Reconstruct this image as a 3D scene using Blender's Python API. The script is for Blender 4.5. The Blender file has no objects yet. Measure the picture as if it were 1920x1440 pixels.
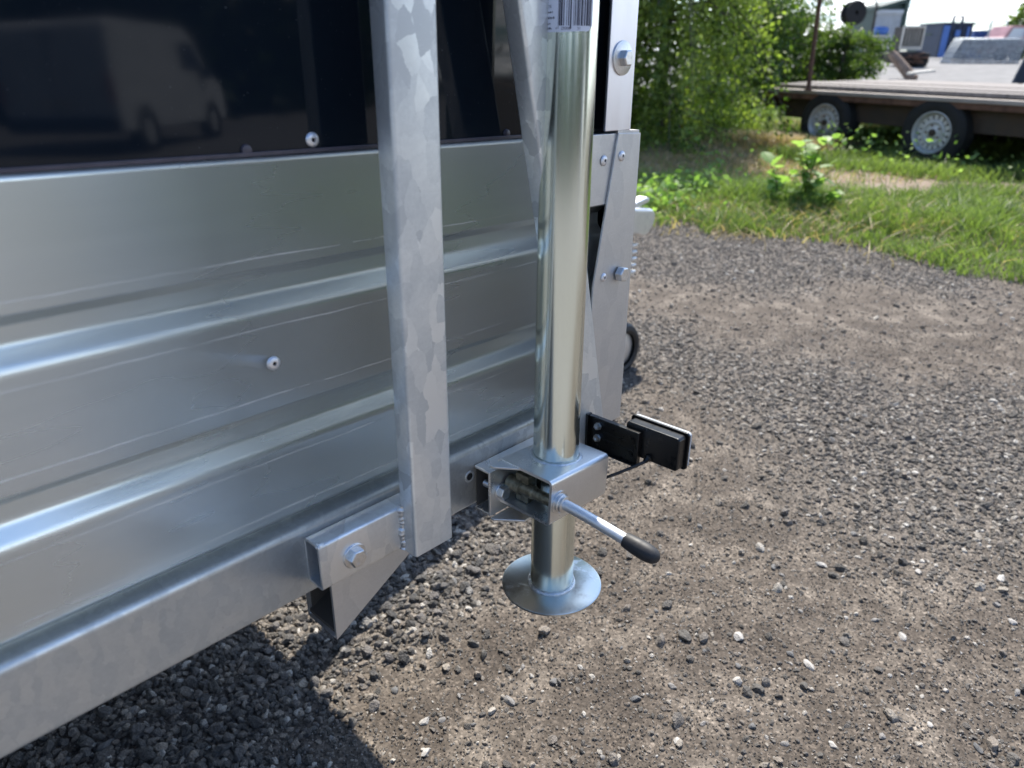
import bpy, bmesh, math, random
import numpy as np
from mathutils import Vector, Matrix
random.seed(7); RNG = np.random.default_rng(11)
SC = bpy.context.scene
R = math.radians
CAM_H = 0.95

# ------------------------------------------------------------------ camera, sky, sun, exposure
cam = bpy.data.cameras.new('camera'); camo = bpy.data.objects.new('camera', cam)
SC.collection.objects.link(camo); SC.camera = camo
camo.location = (0, 0, CAM_H); camo.rotation_euler = (R(65), 0, 0)
cam.sensor_width = 36; cam.lens = 36*1341/1920
cam.clip_start = 0.02; cam.clip_end = 2000
cam.dof.use_dof = True; cam.dof.focus_distance = 0.80; cam.dof.aperture_fstop = 6.3

# trailer frame: columns are the trailer's x (forward along its side), y (into the body) and z in world space
T2W = Matrix(((0.6865, -0.7271, 0.0072), (0.7265, 0.6862, 0.0372), (-0.0319, -0.0203, 0.9993)))
MT = Matrix.Translation((0, 0, CAM_H)) @ T2W.to_4x4()
SUN_DIR = (T2W @ Vector((0.53, 0.35, 1.0))).normalized()
SUN_EL = math.asin(SUN_DIR.z); SUN_AZ = math.atan2(SUN_DIR.x, SUN_DIR.y)

W = bpy.data.worlds.new('World'); SC.world = W; W.use_nodes = True
nt = W.node_tree; nt.nodes.clear()
def N(nt, typ, **kw):
    n = nt.nodes.new(typ)
    for k, v in kw.items():
        if k == 'op': n.operation = v
        elif isinstance(k, str) and hasattr(n, k): setattr(n, k, v)
    return n
def L(nt, a, ao, b, bi): nt.links.new(a.outputs[ao], b.inputs[bi])
sky = N(nt, 'ShaderNodeTexSky', sky_type='NISHITA', sun_disc=False, sun_elevation=SUN_EL, sun_rotation=SUN_AZ, dust_density=1.0)
tc = N(nt, 'ShaderNodeTexCoord'); sep = N(nt, 'ShaderNodeSeparateXYZ'); L(nt, tc, 'Generated', sep, 0)
zz = N(nt, 'ShaderNodeMath', op='ADD'); zz.inputs[1].default_value = 0.12; L(nt, sep, 2, zz, 0)
zm = N(nt, 'ShaderNodeMath', op='MAXIMUM'); zm.inputs[1].default_value = 0.03; L(nt, zz, 0, zm, 0)
dx = N(nt, 'ShaderNodeMath', op='DIVIDE'); L(nt, sep, 0, dx, 0); L(nt, zm, 0, dx, 1)
dy = N(nt, 'ShaderNodeMath', op='DIVIDE'); L(nt, sep, 1, dy, 0); L(nt, zm, 0, dy, 1)
cmb = N(nt, 'ShaderNodeCombineXYZ'); L(nt, dx, 0, cmb, 0); L(nt, dy, 0, cmb, 1)
cn = N(nt, 'ShaderNodeTexNoise'); cn.inputs['Scale'].default_value = 1.1; cn.inputs['Detail'].default_value = 8; cn.inputs['Roughness'].default_value = .58
L(nt, cmb, 0, cn, 'Vector')
cb = N(nt, 'ShaderNodeMath', op='MULTIPLY_ADD'); cb.inputs[1].default_value = -.30; L(nt, sep, 2, cb, 0); L(nt, cn, 'Fac', cb, 2)
cr = N(nt, 'ShaderNodeValToRGB'); cr.color_ramp.elements[0].position = .38; cr.color_ramp.elements[1].position = .55; L(nt, cb, 0, cr, 0)
skt = N(nt, 'ShaderNodeMix', data_type='RGBA', blend_type='MULTIPLY'); skt.inputs[0].default_value = 1; skt.inputs[7].default_value = (.60, .76, .92, 1); L(nt, sky, 0, skt, 6)
cn2 = N(nt, 'ShaderNodeTexNoise'); cn2.inputs['Scale'].default_value = 3.1; cn2.inputs['Detail'].default_value = 5; L(nt, cmb, 0, cn2, 'Vector')
cc = N(nt, 'ShaderNodeValToRGB'); cc.color_ramp.elements[0].position = .35; cc.color_ramp.elements[0].color = (3.9, 4.5, 5.4, 1)
cc.color_ramp.elements[1].position = .6; cc.color_ramp.elements[1].color = (12.4, 12.5, 12.7, 1); L(nt, cn2, 'Fac', cc, 0)
mx = N(nt, 'ShaderNodeMix', data_type='RGBA'); L(nt, cr, 0, mx, 0); L(nt, skt, 2, mx, 6); L(nt, cc, 0, mx, 7)
bg = N(nt, 'ShaderNodeBackground'); bg.inputs[1].default_value = 0.145; L(nt, mx, 2, bg, 0)
wo = N(nt, 'ShaderNodeOutputWorld'); L(nt, bg, 0, wo, 0)

sun = bpy.data.lights.new('sun', 'SUN'); suno = bpy.data.objects.new('sun', sun); SC.collection.objects.link(suno)
sun.energy = 4.6; sun.angle = R(0.7); sun.color = (1, .94, .84)
suno.rotation_euler = SUN_DIR.to_track_quat('Z', 'Y').to_euler()
SC.view_settings.view_transform = 'Standard'; SC.view_settings.look = 'None'
SC.view_settings.exposure = 0.93; SC.view_settings.gamma = 1; SC.view_settings.use_curve_mapping = False
SC.cycles.max_bounces = 8; SC.cycles.use_denoising = True

# ------------------------------------------------------------------ helpers: measuring the place
_ca, _sa = math.cos(R(25)), math.sin(R(25))
def wray(px, py):
    r, u = px-960, 720-py
    return Vector((r, 1341*_ca+u*_sa, -1341*_sa+u*_ca))
def at(px, py, Y):
    d = wray(px, py); return d*(Y/d.y)+Vector((0, 0, CAM_H))
def gnd(px, py, z=0.0):
    d = wray(px, py); return d*((z-CAM_H)/d.z)+Vector((0, 0, CAM_H))

# ------------------------------------------------------------------ helpers: materials
def nm(name):
    m = bpy.data.materials.new(name); m.use_nodes = True; t = m.node_tree; t.nodes.clear()
    o = N(t, 'ShaderNodeOutputMaterial'); b = N(t, 'ShaderNodeBsdfPrincipled'); L(t, b, 0, o, 0)
    c = N(t, 'ShaderNodeTexCoord'); return m, t, b, c, o
def noise(t, c, scale, detail=4, rough=.55, stretch=None, out='Object', dist=0):
    n = N(t, 'ShaderNodeTexNoise'); n.inputs['Scale'].default_value = scale; n.inputs['Detail'].default_value = detail
    n.inputs['Roughness'].default_value = rough; n.inputs['Distortion'].default_value = dist
    if stretch:
        mp = N(t, 'ShaderNodeMapping'); mp.inputs['Scale'].default_value = stretch; L(t, c, out, mp, 0); L(t, mp, 0, n, 'Vector')
    else: L(t, c, out, n, 'Vector')
    return n
def ramp(t, src, so, stops):
    r = N(t, 'ShaderNodeValToRGB'); e = r.color_ramp.elements
    while len(e) < len(stops): e.new(.5)
    for i, (p, col) in enumerate(stops):
        e[i].position = p; e[i].color = (*col, 1) if len(col) == 3 else col
    L(t, src, so, r, 0); return r
def g3(v): return (v, v, v)
def mixc(t, fac, fo, a, ao, b, bo, mode='MIX', f=None):
    m = N(t, 'ShaderNodeMix', data_type='RGBA', blend_type=mode)
    if fac is not None: L(t, fac, fo, m, 0)
    else: m.inputs[0].default_value = f
    L(t, a, ao, m, 6); L(t, b, bo, m, 7); return m
def bump(t, b, src, so, strength, dist, prev=None):
    n = N(t, 'ShaderNodeBump'); n.inputs['Strength'].default_value = strength; n.inputs['Distance'].default_value = dist
    L(t, src, so, n, 'Height')
    if prev: L(t, prev, 0, n, 'Normal')
    L(t, n, 0, b, 'Normal'); return n
def simple(name, c0, c1=None, rough=.6, metal=0., scale=30, r1=None, bs=0, bd=.001, det=4, spec=None, stretch=None, trans=0):
    m, t, b, c, o = nm(name); c1 = c1 or c0
    n = noise(t, c, scale, det, stretch=stretch)
    r = ramp(t, n, 'Fac', [(.3, c0), (.7, c1)]); L(t, r, 0, b, 'Base Color')
    b.inputs['Metallic'].default_value = metal
    rr = ramp(t, n, 'Fac', [(.3, g3(rough)), (.7, g3(r1 if r1 is not None else rough))]); L(t, rr, 0, b, 'Roughness')
    if bs: bump(t, b, n, 'Fac', bs, bd)
    if spec is not None: b.inputs['Specular IOR Level'].default_value = spec
    return m

def galvanised(name, base, spread, rough, rspread, cell=45, spangle=.5, fine=260, bumpd=.0004, stain=None, metal=.85, tint=(1, 1, 1)):
    """hot dipped zinc: angular crystal patches, cloudy bloom, fine grain, faint scratches"""
    m, t, b, c, o = nm(name)
    dn = noise(t, c, cell*.9, 4, .7)
    off = N(t, 'ShaderNodeVectorMath', op='SCALE'); off.inputs['Scale'].default_value = .009; L(t, dn, 'Color', off, 0)
    ad = N(t, 'ShaderNodeVectorMath', op='ADD'); L(t, c, 'Object', ad, 0); L(t, off, 0, ad, 1)
    v = N(t, 'ShaderNodeTexVoronoi', feature='F1'); v.inputs['Scale'].default_value = cell; mv = N(t, 'ShaderNodeMapping'); mv.inputs['Scale'].default_value = (1.25, 1, .7); mv.inputs['Rotation'].default_value = (0, .5, 0); L(t, ad, 0, mv, 0); L(t, mv, 0, v, 'Vector')
    vs = N(t, 'ShaderNodeSeparateXYZ'); L(t, v, 'Color', vs, 0)
    cl = noise(t, c, 16, 5, .6)
    clr = ramp(t, noise(t, c, 9, 3, .5), 'Fac', [(.36, g3(.25)), (.56, g3(1))])
    fn = noise(t, c, fine, 3, .6)
    # value = .5 + spangle*(voronoi-.5)*mask + cloud + fine
    a1 = N(t, 'ShaderNodeMath', op='SUBTRACT'); a1.inputs[1].default_value = .5; L(t, vs, 0, a1, 0)
    a2 = N(t, 'ShaderNodeMath', op='MULTIPLY'); a2.inputs[1].default_value = spangle; L(t, a1, 0, a2, 0)
    a3 = N(t, 'ShaderNodeMath', op='MULTIPLY'); L(t, a2, 0, a3, 0); L(t, clr, 0, a3, 1)
    a4 = N(t, 'ShaderNodeMath', op='MULTIPLY_ADD'); a4.inputs[1].default_value = .7; L(t, cl, 'Fac', a4, 0); L(t, a3, 0, a4, 2)
    a5 = N(t, 'ShaderNodeMath', op='MULTIPLY_ADD'); a5.inputs[1].default_value = .3; L(t, fn, 'Fac', a5, 0); L(t, a4, 0, a5, 2)
    lo = tuple((base-spread)*k for k in tint); hi = tuple((base+spread)*k for k in tint)
    r = ramp(t, a5, 0, [(.25, lo), (.75, hi)])
    col = r
    # thin bright scratches
    sc = noise(t, c, 60, 2, .5, stretch=(1, 1, 9), dist=1.5)
    scr = ramp(t, sc, 'Fac', [(.645, g3(0)), (.665, g3(.42)), (.685, g3(0))])
    white = N(t, 'ShaderNodeRGB'); white.outputs[0].default_value = (.85, .87, .9, 1)
    col = mixc(t, scr, 0, col, 0, white, 0)
    if stain:
        sn = noise(t, c, 9, 5, .65); sr = ramp(t, sn, 'Fac', [(.56, g3(0)), (.72, g3(.6))])
        sc2 = N(t, 'ShaderNodeRGB'); sc2.outputs[0].default_value = (*stain, 1)
        col = mixc(t, sr, 0, col, 2, sc2, 0)
    L(t, col, 2, b, 'Base Color')
    rr = ramp(t, a5, 0, [(.25, g3(rough+rspread)), (.75, g3(rough-rspread))]); L(t, rr, 0, b, 'Roughness')
    b.inputs['Metallic'].default_value = metal
    bp = bump(t, b, fn, 'Fac', .25, bumpd*.5)
    bump(t, b, cl, 'Fac', .5, bumpd*2.2, bp)
    return m

M = {}
M['post'] = galvanised('galvanised_steel_spangled', .72, .13, .42, .09, cell=62, spangle=.85, bumpd=.0003, metal=.72, tint=(.97, 1, 1.0))
M['rail'] = galvanised('galvanised_steel_rail', .68, .12, .44, .08, cell=120, spangle=.30, bumpd=.0003, tint=(.97, 1, 1.0))
M['stub'] = galvanised('galvanised_steel_bracket', .70, .13, .38, .1, cell=40, spangle=.7, bumpd=.0006, tint=(.97, 1, 1.02))
M['plate'] = galvanised('dull_zinc_plate', .60, .07, .46, .06, cell=30, spangle=.2, fine=400, bumpd=.0002)
M['clamp'] = galvanised('zinc_plated_clamp', .74, .08, .30, .06, cell=30, spangle=.2, fine=500, bumpd=.0002, tint=(1, 1, .98))
M['cast'] = galvanised('galvanised_casting', .75, .12, .42, .1, cell=60, spangle=.3, bumpd=.0008)

def sheet_mat():
    m, t, b, c, o = nm('rolled_zinc_sheet')
    gr = noise(t, c, 130, 1, .4, stretch=(.08, 1, 1)); cl = noise(t, c, 4, 2, .5); st = noise(t, c, 55, 1, .5, stretch=(.05, 1, 1))
    a = N(t, 'ShaderNodeMath', op='MULTIPLY_ADD'); a.inputs[1].default_value = .10; L(t, gr, 'Fac', a, 0); L(t, cl, 'Fac', a, 2)
    a2 = N(t, 'ShaderNodeMath', op='MULTIPLY_ADD'); a2.inputs[1].default_value = .25; L(t, st, 'Fac', a2, 0); L(t, a, 0, a2, 2)
    r = ramp(t, a2, 0, [(.40, (.66, .70, .695)), (.85, (.80, .84, .83))])
    # pale watermark lines that follow the folds: thin, wavy, along the sheet
    sp = N(t, 'ShaderNodeSeparateXYZ'); L(t, c, 'Object', sp, 0)
    wob = noise(t, c, 14, 4, .6, stretch=(1, 0, 0)); brk = noise(t, c, 26, 3, .6)
    zz = N(t, 'ShaderNodeMath', op='MULTIPLY_ADD'); zz.inputs[1].default_value = .004; L(t, wob, 'Fac', zz, 0); L(t, sp, 2, zz, 2)
    last = r; lo = 0; kb_sum = None
    for z0 in WATER:
        d = N(t, 'ShaderNodeMath', op='SUBTRACT'); d.inputs[1].default_value = z0+.002; L(t, zz, 0, d, 0)
        ab = N(t, 'ShaderNodeMath', op='ABSOLUTE'); L(t, d, 0, ab, 0)
        k = N(t, 'ShaderNodeMapRange'); k.inputs[1].default_value = .0; k.inputs[2].default_value = .0010; k.inputs[3].default_value = 1; k.inputs[4].default_value = 0; L(t, ab, 0, k, 0)
        kb = N(t, 'ShaderNodeMath', op='MULTIPLY'); L(t, k, 0, kb, 0)
        br = ramp(t, brk, 'Fac', [(.35, g3(.08)), (.65, g3(.55))]); L(t, br, 0, kb, 1)
        w = N(t, 'ShaderNodeRGB'); w.outputs[0].default_value = (.80, .76, .68, 1)
        last = mixc(t, kb, 0, last, lo, w, 0); lo = 2
        if kb_sum is not None: ad_ = N(t, 'ShaderNodeMath', op='ADD'); L(t, kb, 0, ad_, 0); L(t, kb_sum, 0, ad_, 1); kb = ad_
        kb_sum = kb
    # scuffs and tiny dark pits
    pit = noise(t, c, 40, 1, .5); pr = ramp(t, pit, 'Fac', [(.85, g3(0)), (.88, g3(.3))])
    dk = N(t, 'ShaderNodeRGB'); dk.outputs[0].default_value = (.15, .16, .16, 1); pass
    L(t, last, lo, b, 'Base Color')
    sm = noise(t, c, 4, 3, .5, stretch=(.5, 1, 1), dist=.3); met = ramp(t, sm, 'Fac', [(.35, g3(.90)), (.62, g3(.74))])
    mm_ = N(t, 'ShaderNodeMath', op='SUBTRACT'); L(t, met, 0, mm_, 0); L(t, kb, 0, mm_, 1); L(t, mm_, 0, b, 'Metallic')
    rr = ramp(t, a2, 0, [(.40, g3(.31)), (.85, g3(.25))]); L(t, rr, 0, b, 'Roughness')
    big = noise(t, c, 3.2, 2, .5, stretch=(1, 1, 1.5))
    bump(t, b, big, 'Fac', .2, .008)
    return m
BASE = Vector((-0.5, 1.32, -0.95))     # trailer root in trailer coordinates; every part's mesh is stored relative to it
WATER = [z-BASE.z for z in (-.1195, -.1725, -.228, -.283, -.3305)]
M['sheet'] = sheet_mat()

def tube_mat():
    m, t, b, c, o = nm('yellow_passivated_zinc_tube')
    cl = noise(t, c, 7, 3, .5, stretch=(1, 1, .3)); fn = noise(t, c, 700, 2, .6)
    r = ramp(t, cl, 'Fac', [(.3, (.70, .72, .60)), (.5, (.76, .79, .71)), (.7, (.72, .79, .76))])
    nk = noise(t, c, 70, 3, .7, dist=1); k = ramp(t, nk, 'Fac', [(.755, g3(0)), (.785, g3(.55))])
    w = N(t, 'ShaderNodeRGB'); w.outputs[0].default_value = (.85, .88, .9, 1)
    cx = mixc(t, k, 0, r, 0, w, 0); L(t, cx, 2, b, 'Base Color'); b.inputs['Metallic'].default_value = 1
    rr = ramp(t, fn, 'Fac', [(.3, g3(.16)), (.7, g3(.21))]); L(t, rr, 0, b, 'Roughness')
    b.inputs['Metallic'].default_value = .97; bump(t, b, fn, 'Fac', .05, .0001); return m
M['tube'] = tube_mat()
def disc_mat():
    m, t, b, c, o = nm('bright_zinc_disc')
    cl = noise(t, c, 40, 4, .65, dist=.8); fn = noise(t, c, 500, 2, .6)
    r = ramp(t, cl, 'Fac', [(.3, (.64, .66, .62)), (.60, (.70, .71, .67)), (.66, (.92, .94, .95))]); dn_ = noise(t, c, 22, 5, .7); dr_ = ramp(t, dn_, 'Fac', [(.54, g3(0)), (.70, g3(.55))]); br_ = N(t, 'ShaderNodeRGB'); br_.outputs[0].default_value = (.25, .21, .17, 1)
    L(t, mixc(t, dr_, 0, r, 0, br_, 0), 2, b, 'Base Color')
    b.inputs['Metallic'].default_value = 1
    rr = ramp(t, cl, 'Fac', [(.58, g3(.30)), (.66, g3(.5))]); L(t, rr, 0, b, 'Roughness')
    b1 = bump(t, b, fn, 'Fac', .2, .0002); bump(t, b, cl, 'Fac', .15, .001, b1); return m
M['disc'] = disc_mat()
M['weld'] = simple('weld_bead', (.62, .64, .66), (.8, .82, .84), .35, 1, 350, .5, .8, .0012)
M['bolt'] = simple('bright_zinc_bolt', (.62, .63, .64), (.78, .78, .78), .28, 1, 400, .42, .3, .0003)
M['chrome'] = simple('bright_zinc_rod', (.78, .80, .82), (.86, .87, .88), .46, .9, 60, .54, .05, .0003)
M['rivet'] = simple('painted_alu_rivet', (.72, .72, .74), (.80, .80, .82), .35, .7, 300)
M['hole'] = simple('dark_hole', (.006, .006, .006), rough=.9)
M['alu'] = simple('brushed_aluminium', (.70, .69, .74), (.80, .79, .83), .30, 1, 40, .42, .1, .0004, stretch=(1, 1, .12))
M['rubber'] = simple('black_rubber', (.018, .018, .02), (.03, .03, .032), .5, 0, 200, .62, .15, .0004)
M['plastic'] = simple('black_plastic', (.004, .004, .0045), (.006, .006, .0065), .26, 0, 120, .32, .02, .0002)
M['lens'] = simple('clear_lens', (.42, .44, .46), (.55, .56, .58), .12, 0, 80, .12)
M['white'] = simple('white_label_paper', (.66, .68, .76), (.72, .74, .82), .5, 0, 25)
M['ink'] = simple('label_ink', (.03, .03, .055), (.05, .05, .08), .5, 0, 100)
M['grease'] = simple('greasy_thread', (.10, .09, .06), (.32, .30, .22), .35, .7, 160, .5, .6, .0008)
def black_panel():
    m, t, b, c, o = nm('gloss_black_panel')
    n = noise(t, c, 700, 1, .5); r = ramp(t, n, 'Fac', [(.785, (.006, .010, .016)), (.82, (.10, .11, .12))]); L(t, r, 0, b, 'Base Color')
    ds = noise(t, c, 5, 6, .7, stretch=(1, 1, .4)); dsr = ramp(t, ds, 'Fac', [(.4, g3(.03)), (.7, g3(.075))]); L(t, dsr, 0, b, 'Roughness'); b.inputs['IOR'].default_value = 1.34
    big = noise(t, c, 2.5, 2, .5); bump(t, b, big, 'Fac', .12, .01); return m
M['black'] = black_panel()
M['trim'] = simple('dark_trim', (.05, .045, .06), (.08, .07, .09), .35, 0, 90)
M['floor_and_shade'] = simple('dark_floor_and_inner_shade', (.05, .045, .04), (.08, .07, .06), .8, 0, 20)  # floor underside tone; also paints the shade inside box openings

# ------------------------------------------------------------------ helpers: meshes
class MB:
    def __init__(s): s.v = []; s.f = []
    def add(s, vs, fs, mat=None):
        o = len(s.v)
        s.v += [Vector(v) if mat is None else mat @ Vector(v) for v in vs]
        s.f += [tuple(i+o for i in f) for f in fs]; return s
    def box(s, x0, x1, y0, y1, z0, z1, mat=None):
        vs = [(x, y, z) for x in (x0, x1) for y in (y0, y1) for z in (z0, z1)]
        return s.add(vs, [(0, 1, 3, 2), (4, 6, 7, 5), (0, 4, 5, 1), (2, 3, 7, 6), (0, 2, 6, 4), (1, 5, 7, 3)], mat)
    def prism(s, pts, a, b, axis='y', mat=None):
        """extrude a closed 2D outline from a to b; the outline lies in the other two axes (x,z | x,y | y,z)"""
        n = len(pts)
        def P(p, h): return {'y': (p[0], h, p[1]), 'z': (p[0], p[1], h), 'x': (h, p[0], p[1])}[axis]
        vs = [P(p, a) for p in pts]+[P(p, b) for p in pts]
        fs = [tuple(range(n)), tuple(range(2*n-1, n-1, -1))]+[(i, i+n, (i+1) % n+n, (i+1) % n) for i in range(n)]
        return s.add(vs, fs, mat)
    def sheet(s, pts, a, b, axis='x', closed=False, n=1):
        k = len(pts)
        for j in range(n+1):
            h = a+(b-a)*j/n
            for p in pts: s.v.append(Vector({'x': (h, p[0], p[1]), 'y': (p[0], h, p[1]), 'z': (p[0], p[1], h)}[axis]))
        o = len(s.v)-k*(n+1)
        for j in range(n):
            for i in range(k-1+(1 if closed else 0)):
                i2 = (i+1) % k; s.f.append((o+j*k+i, o+j*k+i2, o+(j+1)*k+i2, o+(j+1)*k+i))
        return s
    def lathe(s, c, d, prof, n=32, mat=None, capa=False, capb=False, ph=0):
        """prof: (distance along d, radius)"""
        c = Vector(c); d = Vector(d).normalized(); u = d.orthogonal().normalized(); w = d.cross(u)
        o = len(s.v); k = len(prof)
        for (h, r) in prof:
            for i in range(n):
                a = 2*math.pi*(i+ph)/n; p = c+d*h+(u*math.cos(a)+w*math.sin(a))*r
                s.v.append(p if mat is None else mat @ p)
        for j in range(k-1):
            for i in range(n):
                s.f.append((o+j*n+i, o+j*n+(i+1) % n, o+(j+1)*n+(i+1) % n, o+(j+1)*n+i))
        if capa: s.f.append(tuple(o+i for i in range(n-1, -1, -1)))
        if capb: s.f.append(tuple(o+(k-1)*n+i for i in range(n)))
        return s
    def cyl(s, a, b, r, n=24, r2=None, mat=None):
        a = Vector(a); b = Vector(b); return s.lathe(a, b-a, [(0, r), ((b-a).length, r if r2 is None else r2)], n, mat, True, True)
    def path(s, pts, r, n=8, cap=True):
        pts = [Vector(p) for p in pts]; o = len(s.v); rr = r if hasattr(r, '__len__') else [r]*len(pts)
        up = Vector((.13, .21, .97)).normalized()
        for i, p in enumerate(pts):
            d = (pts[min(i+1, len(pts)-1)]-pts[max(i-1, 0)]).normalized(); u = d.cross(up).normalized(); w = u.cross(d)
            for k in range(n):
                a = 2*math.pi*k/n; s.v.append(p+(u*math.cos(a)+w*math.sin(a))*rr[i])
        for i in range(len(pts)-1):
            for k in range(n): s.f.append((o+i*n+k, o+i*n+(k+1) % n, o+(i+1)*n+(k+1) % n, o+(i+1)*n+k))
        if cap: s.f.append(tuple(o+k for k in range(n-1, -1, -1))); s.f.append(tuple(o+(len(pts)-1)*n+k for k in range(n)))
        return s
    def tubebox(s, a, b, t, r, L0, L1, mat):
        """open-ended rectangular tube: outer size a (local x) by b (local y), wall t, corner radius r, along local z"""
        def loop(w, h, rad, z):
            out = []
            for cx, cy, a0 in ((w/2-rad, h/2-rad, 0), (-w/2+rad, h/2-rad, 90), (-w/2+rad, -h/2+rad, 180), (w/2-rad, -h/2+rad, 270)):
                for k in range(5): q = R(a0+k*22.5); out.append((cx+rad*math.cos(q), cy+rad*math.sin(q), z))
            return out
        n = 20; o1, o2 = loop(a, b, r, L0), loop(a, b, r, L1); i1, i2 = loop(a-2*t, b-2*t, max(r-t, .0004), L0), loop(a-2*t, b-2*t, max(r-t, .0004), L1)
        vs = o1+o2+i1+i2; fs = []
        for k in range(n):
            q = (k+1) % n
            fs += [(k, q, q+n, k+n), (2*n+k, 3*n+k, 3*n+q, 2*n+q), (k, 2*n+k, 2*n+q, q), (n+k, n+q, 3*n+q, 3*n+k)]
        return s.add(vs, fs, mat)
    def build(s, name, mat, parent=None, smooth=30, bev=0, seg=2, off=None, wn=True, link=True):
        me = bpy.data.meshes.new(name)
        off = parent['base_off'] if (off is None and parent is not None and 'base_off' in parent) else off
        vs = [v-Vector(off) for v in s.v] if off is not None else s.v
        me.from_pydata([tuple(v) for v in vs], [], s.f); me.update()
        bm = bmesh.new(); bm.from_mesh(me); bmesh.ops.recalc_face_normals(bm, faces=bm.faces) if len(me.polygons) < 20000 else None; bm.to_mesh(me); bm.free()
        o = bpy.data.objects.new(name, me)
        if link: SC.collection.objects.link(o)
        if parent is not None:
            o.parent = parent
            if 'base_off' in parent: o['base_off'] = list(parent['base_off'])
        me.materials.append(mat)
        if smooth:
            me.shade_smooth(); me.set_sharp_from_angle(angle=R(smooth))
        if bev:
            b = o.modifiers.new('b', 'BEVEL'); b.width = bev; b.segments = seg; b.limit_method = 'ANGLE'; b.angle_limit = R(35); b.harden_normals = True
            me.shade_smooth()
        return o
def tag(o, label=None, cat=None, group=None, kind=None):
    if label: o['label'] = label
    if cat: o['category'] = cat
    if group: o['group'] = group
    if kind: o['kind'] = kind
    return o
def empty(name, loc, rz=0, **k):
    o = bpy.data.objects.new(name, None); SC.collection.objects.link(o); o.location = loc; o.rotation_euler = (0, 0, rz); o.empty_display_size = .1
    return tag(o, **k)
def fillet(pts, radii, n=6):
    out = []
    for i, p in enumerate(pts):
        r = radii[i]
        if r == 0 or i in (0, len(pts)-1): out.append(tuple(p)); continue
        p = Vector((*p, 0)); a = Vector((*pts[i-1], 0)); b = Vector((*pts[i+1], 0))
        da = (a-p).normalized(); db = (b-p).normalized(); ang = da.angle(db)
        d = min(r/math.tan(ang/2), (a-p).length*.48, (b-p).length*.48); rr = d*math.tan(ang/2)
        ctr = p+(da+db).normalized()*(rr/math.sin(ang/2))
        s0 = p+da*d-ctr; s1 = p+db*d-ctr; tot = s0.angle(s1)
        out.append(tuple((ctr+s0+da*.0008)[:2]))
        for k in range(n+1):
            q = k/n; v = (s0*math.sin((1-q)*tot)+s1*math.sin(q*tot))/math.sin(tot) if tot > 1e-4 else s0
            out.append(tuple((ctr+v)[:2]))
        out.append(tuple((ctr+s1+db*.0008)[:2]))
    return out

# ================================================================== GROUND
def vnoise(x, y, seed=0):
    xi = np.floor(x).astype(np.int64); yi = np.floor(y).astype(np.int64); xf = x-xi; yf = y-yi
    def h(a, b):
        n = (a*374761393+b*668265263+seed*1442695041) & 0xffffffff; n = ((n ^ (n >> 13))*1274126177) & 0xffffffff
        return ((n ^ (n >> 16)) & 0xffff)/65535.0
    u = xf*xf*(3-2*xf); v = yf*yf*(3-2*yf)
    return (h(xi, yi)*(1-u)+h(xi+1, yi)*u)*(1-v)+(h(xi, yi+1)*(1-u)+h(xi+1, yi+1)*u)*v
def fbm(x, y, s, o=4, seed=0):
    t = 0; a = .5; tot = 0
    for k in range(o): t = t+a*vnoise(x*s, y*s, seed+k); tot += a; a *= .5; s *= 2.03
    return t/tot
def sstep(e0, e1, x): q = np.clip((x-e0)/(e1-e0), 0, 1); return q*q*(3-2*q)
def verge_y(x):     # front edge of the grass verge
    return np.interp(x, [-3, .5, .825, 1.2, 1.6, 1.99, 2.31, 3.2, 6], [4.9, 4.45, 4.27, 4.18, 3.92, 3.53, 3.10, 2.3, 0.6])
def track_mask(x, y):   # bare trodden soil behind the first strip of grass
    c = np.interp(x, [.4, 1.1, 1.8, 2.5, 3.2, 4.5], [7.2, 7.0, 6.7, 5.8, 5.35, 4.9]); w = np.interp(x, [.4, 1.2, 2.0, 2.6, 3.4, 5], [1.3, 1.25, 1.1, .55, .30, .2])
    return 1-sstep(w*.75, w*1.2, np.abs(y-c)+(fbm(x, y, 2.2, 3, 5)-.5)*.6)
def grass_mask(x, y):
    e = verge_y(x)+(fbm(x, y, 3., 3, 9)-.5)*.5+(fbm(x, y, 14., 2, 19)-.5)*.22
    g = sstep(-.05, .12, y-e)*(1-.93*track_mask(x, y))*(1-.9*np.exp(-(((x-2.1)/.75)**2+((y-7.9)/.75)**2)))
    return g*(1-sstep(12, 14, y))
def height(x, y):
    z = (fbm(x, y, .7, 3, 1)-.5)*.05+(fbm(x, y, 5, 4, 2)-.5)*.022+(fbm(x, y, 28, 3, 3)-.5)*.006
    z = z+sstep(0, .8, y-verge_y(x))*.03+.10*np.exp(-(((x-1.9)/.9)**2+((y-7.3)/.7)**2))
    z = z+.5*sstep(13, 26, y)
    return z
def dense_mask(x, y):
    n = (fbm(x, y, 2.6, 4, 21)-.5)*.55
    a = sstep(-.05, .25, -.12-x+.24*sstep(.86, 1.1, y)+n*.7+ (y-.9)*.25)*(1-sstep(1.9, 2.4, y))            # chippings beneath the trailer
    d = np.abs((y-2.36)*.70+(x-.43)*.73)                                            # diagonal band
    b = 1-sstep(.12, .38+.12*np.clip(x, 0, 2), d+n*.6)
    c = sstep(2.75, 3.3, y+n*1.5)
    e = 1-sstep(.3, .6, np.hypot((x-1.5)/1.1, (y-1.5)/.7)*.6+n*.5)
    return np.clip(np.maximum.reduce([a, b*(x > .1), c*.85, e*.9]), 0, 1)
def axis_coords(lo, flo, fhi, hi, step):
    mid = np.arange(flo, fhi, step); out = [mid]
    l = [flo]; s = step
    while l[-1] > lo: s *= 1.22; l.append(l[-1]-s)
    h = [fhi]; s = step
    while h[-1] < hi: s *= 1.22; h.append(h[-1]+s)
    return np.concatenate([np.array(l[:0:-1]), mid, np.array(h)])
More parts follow.
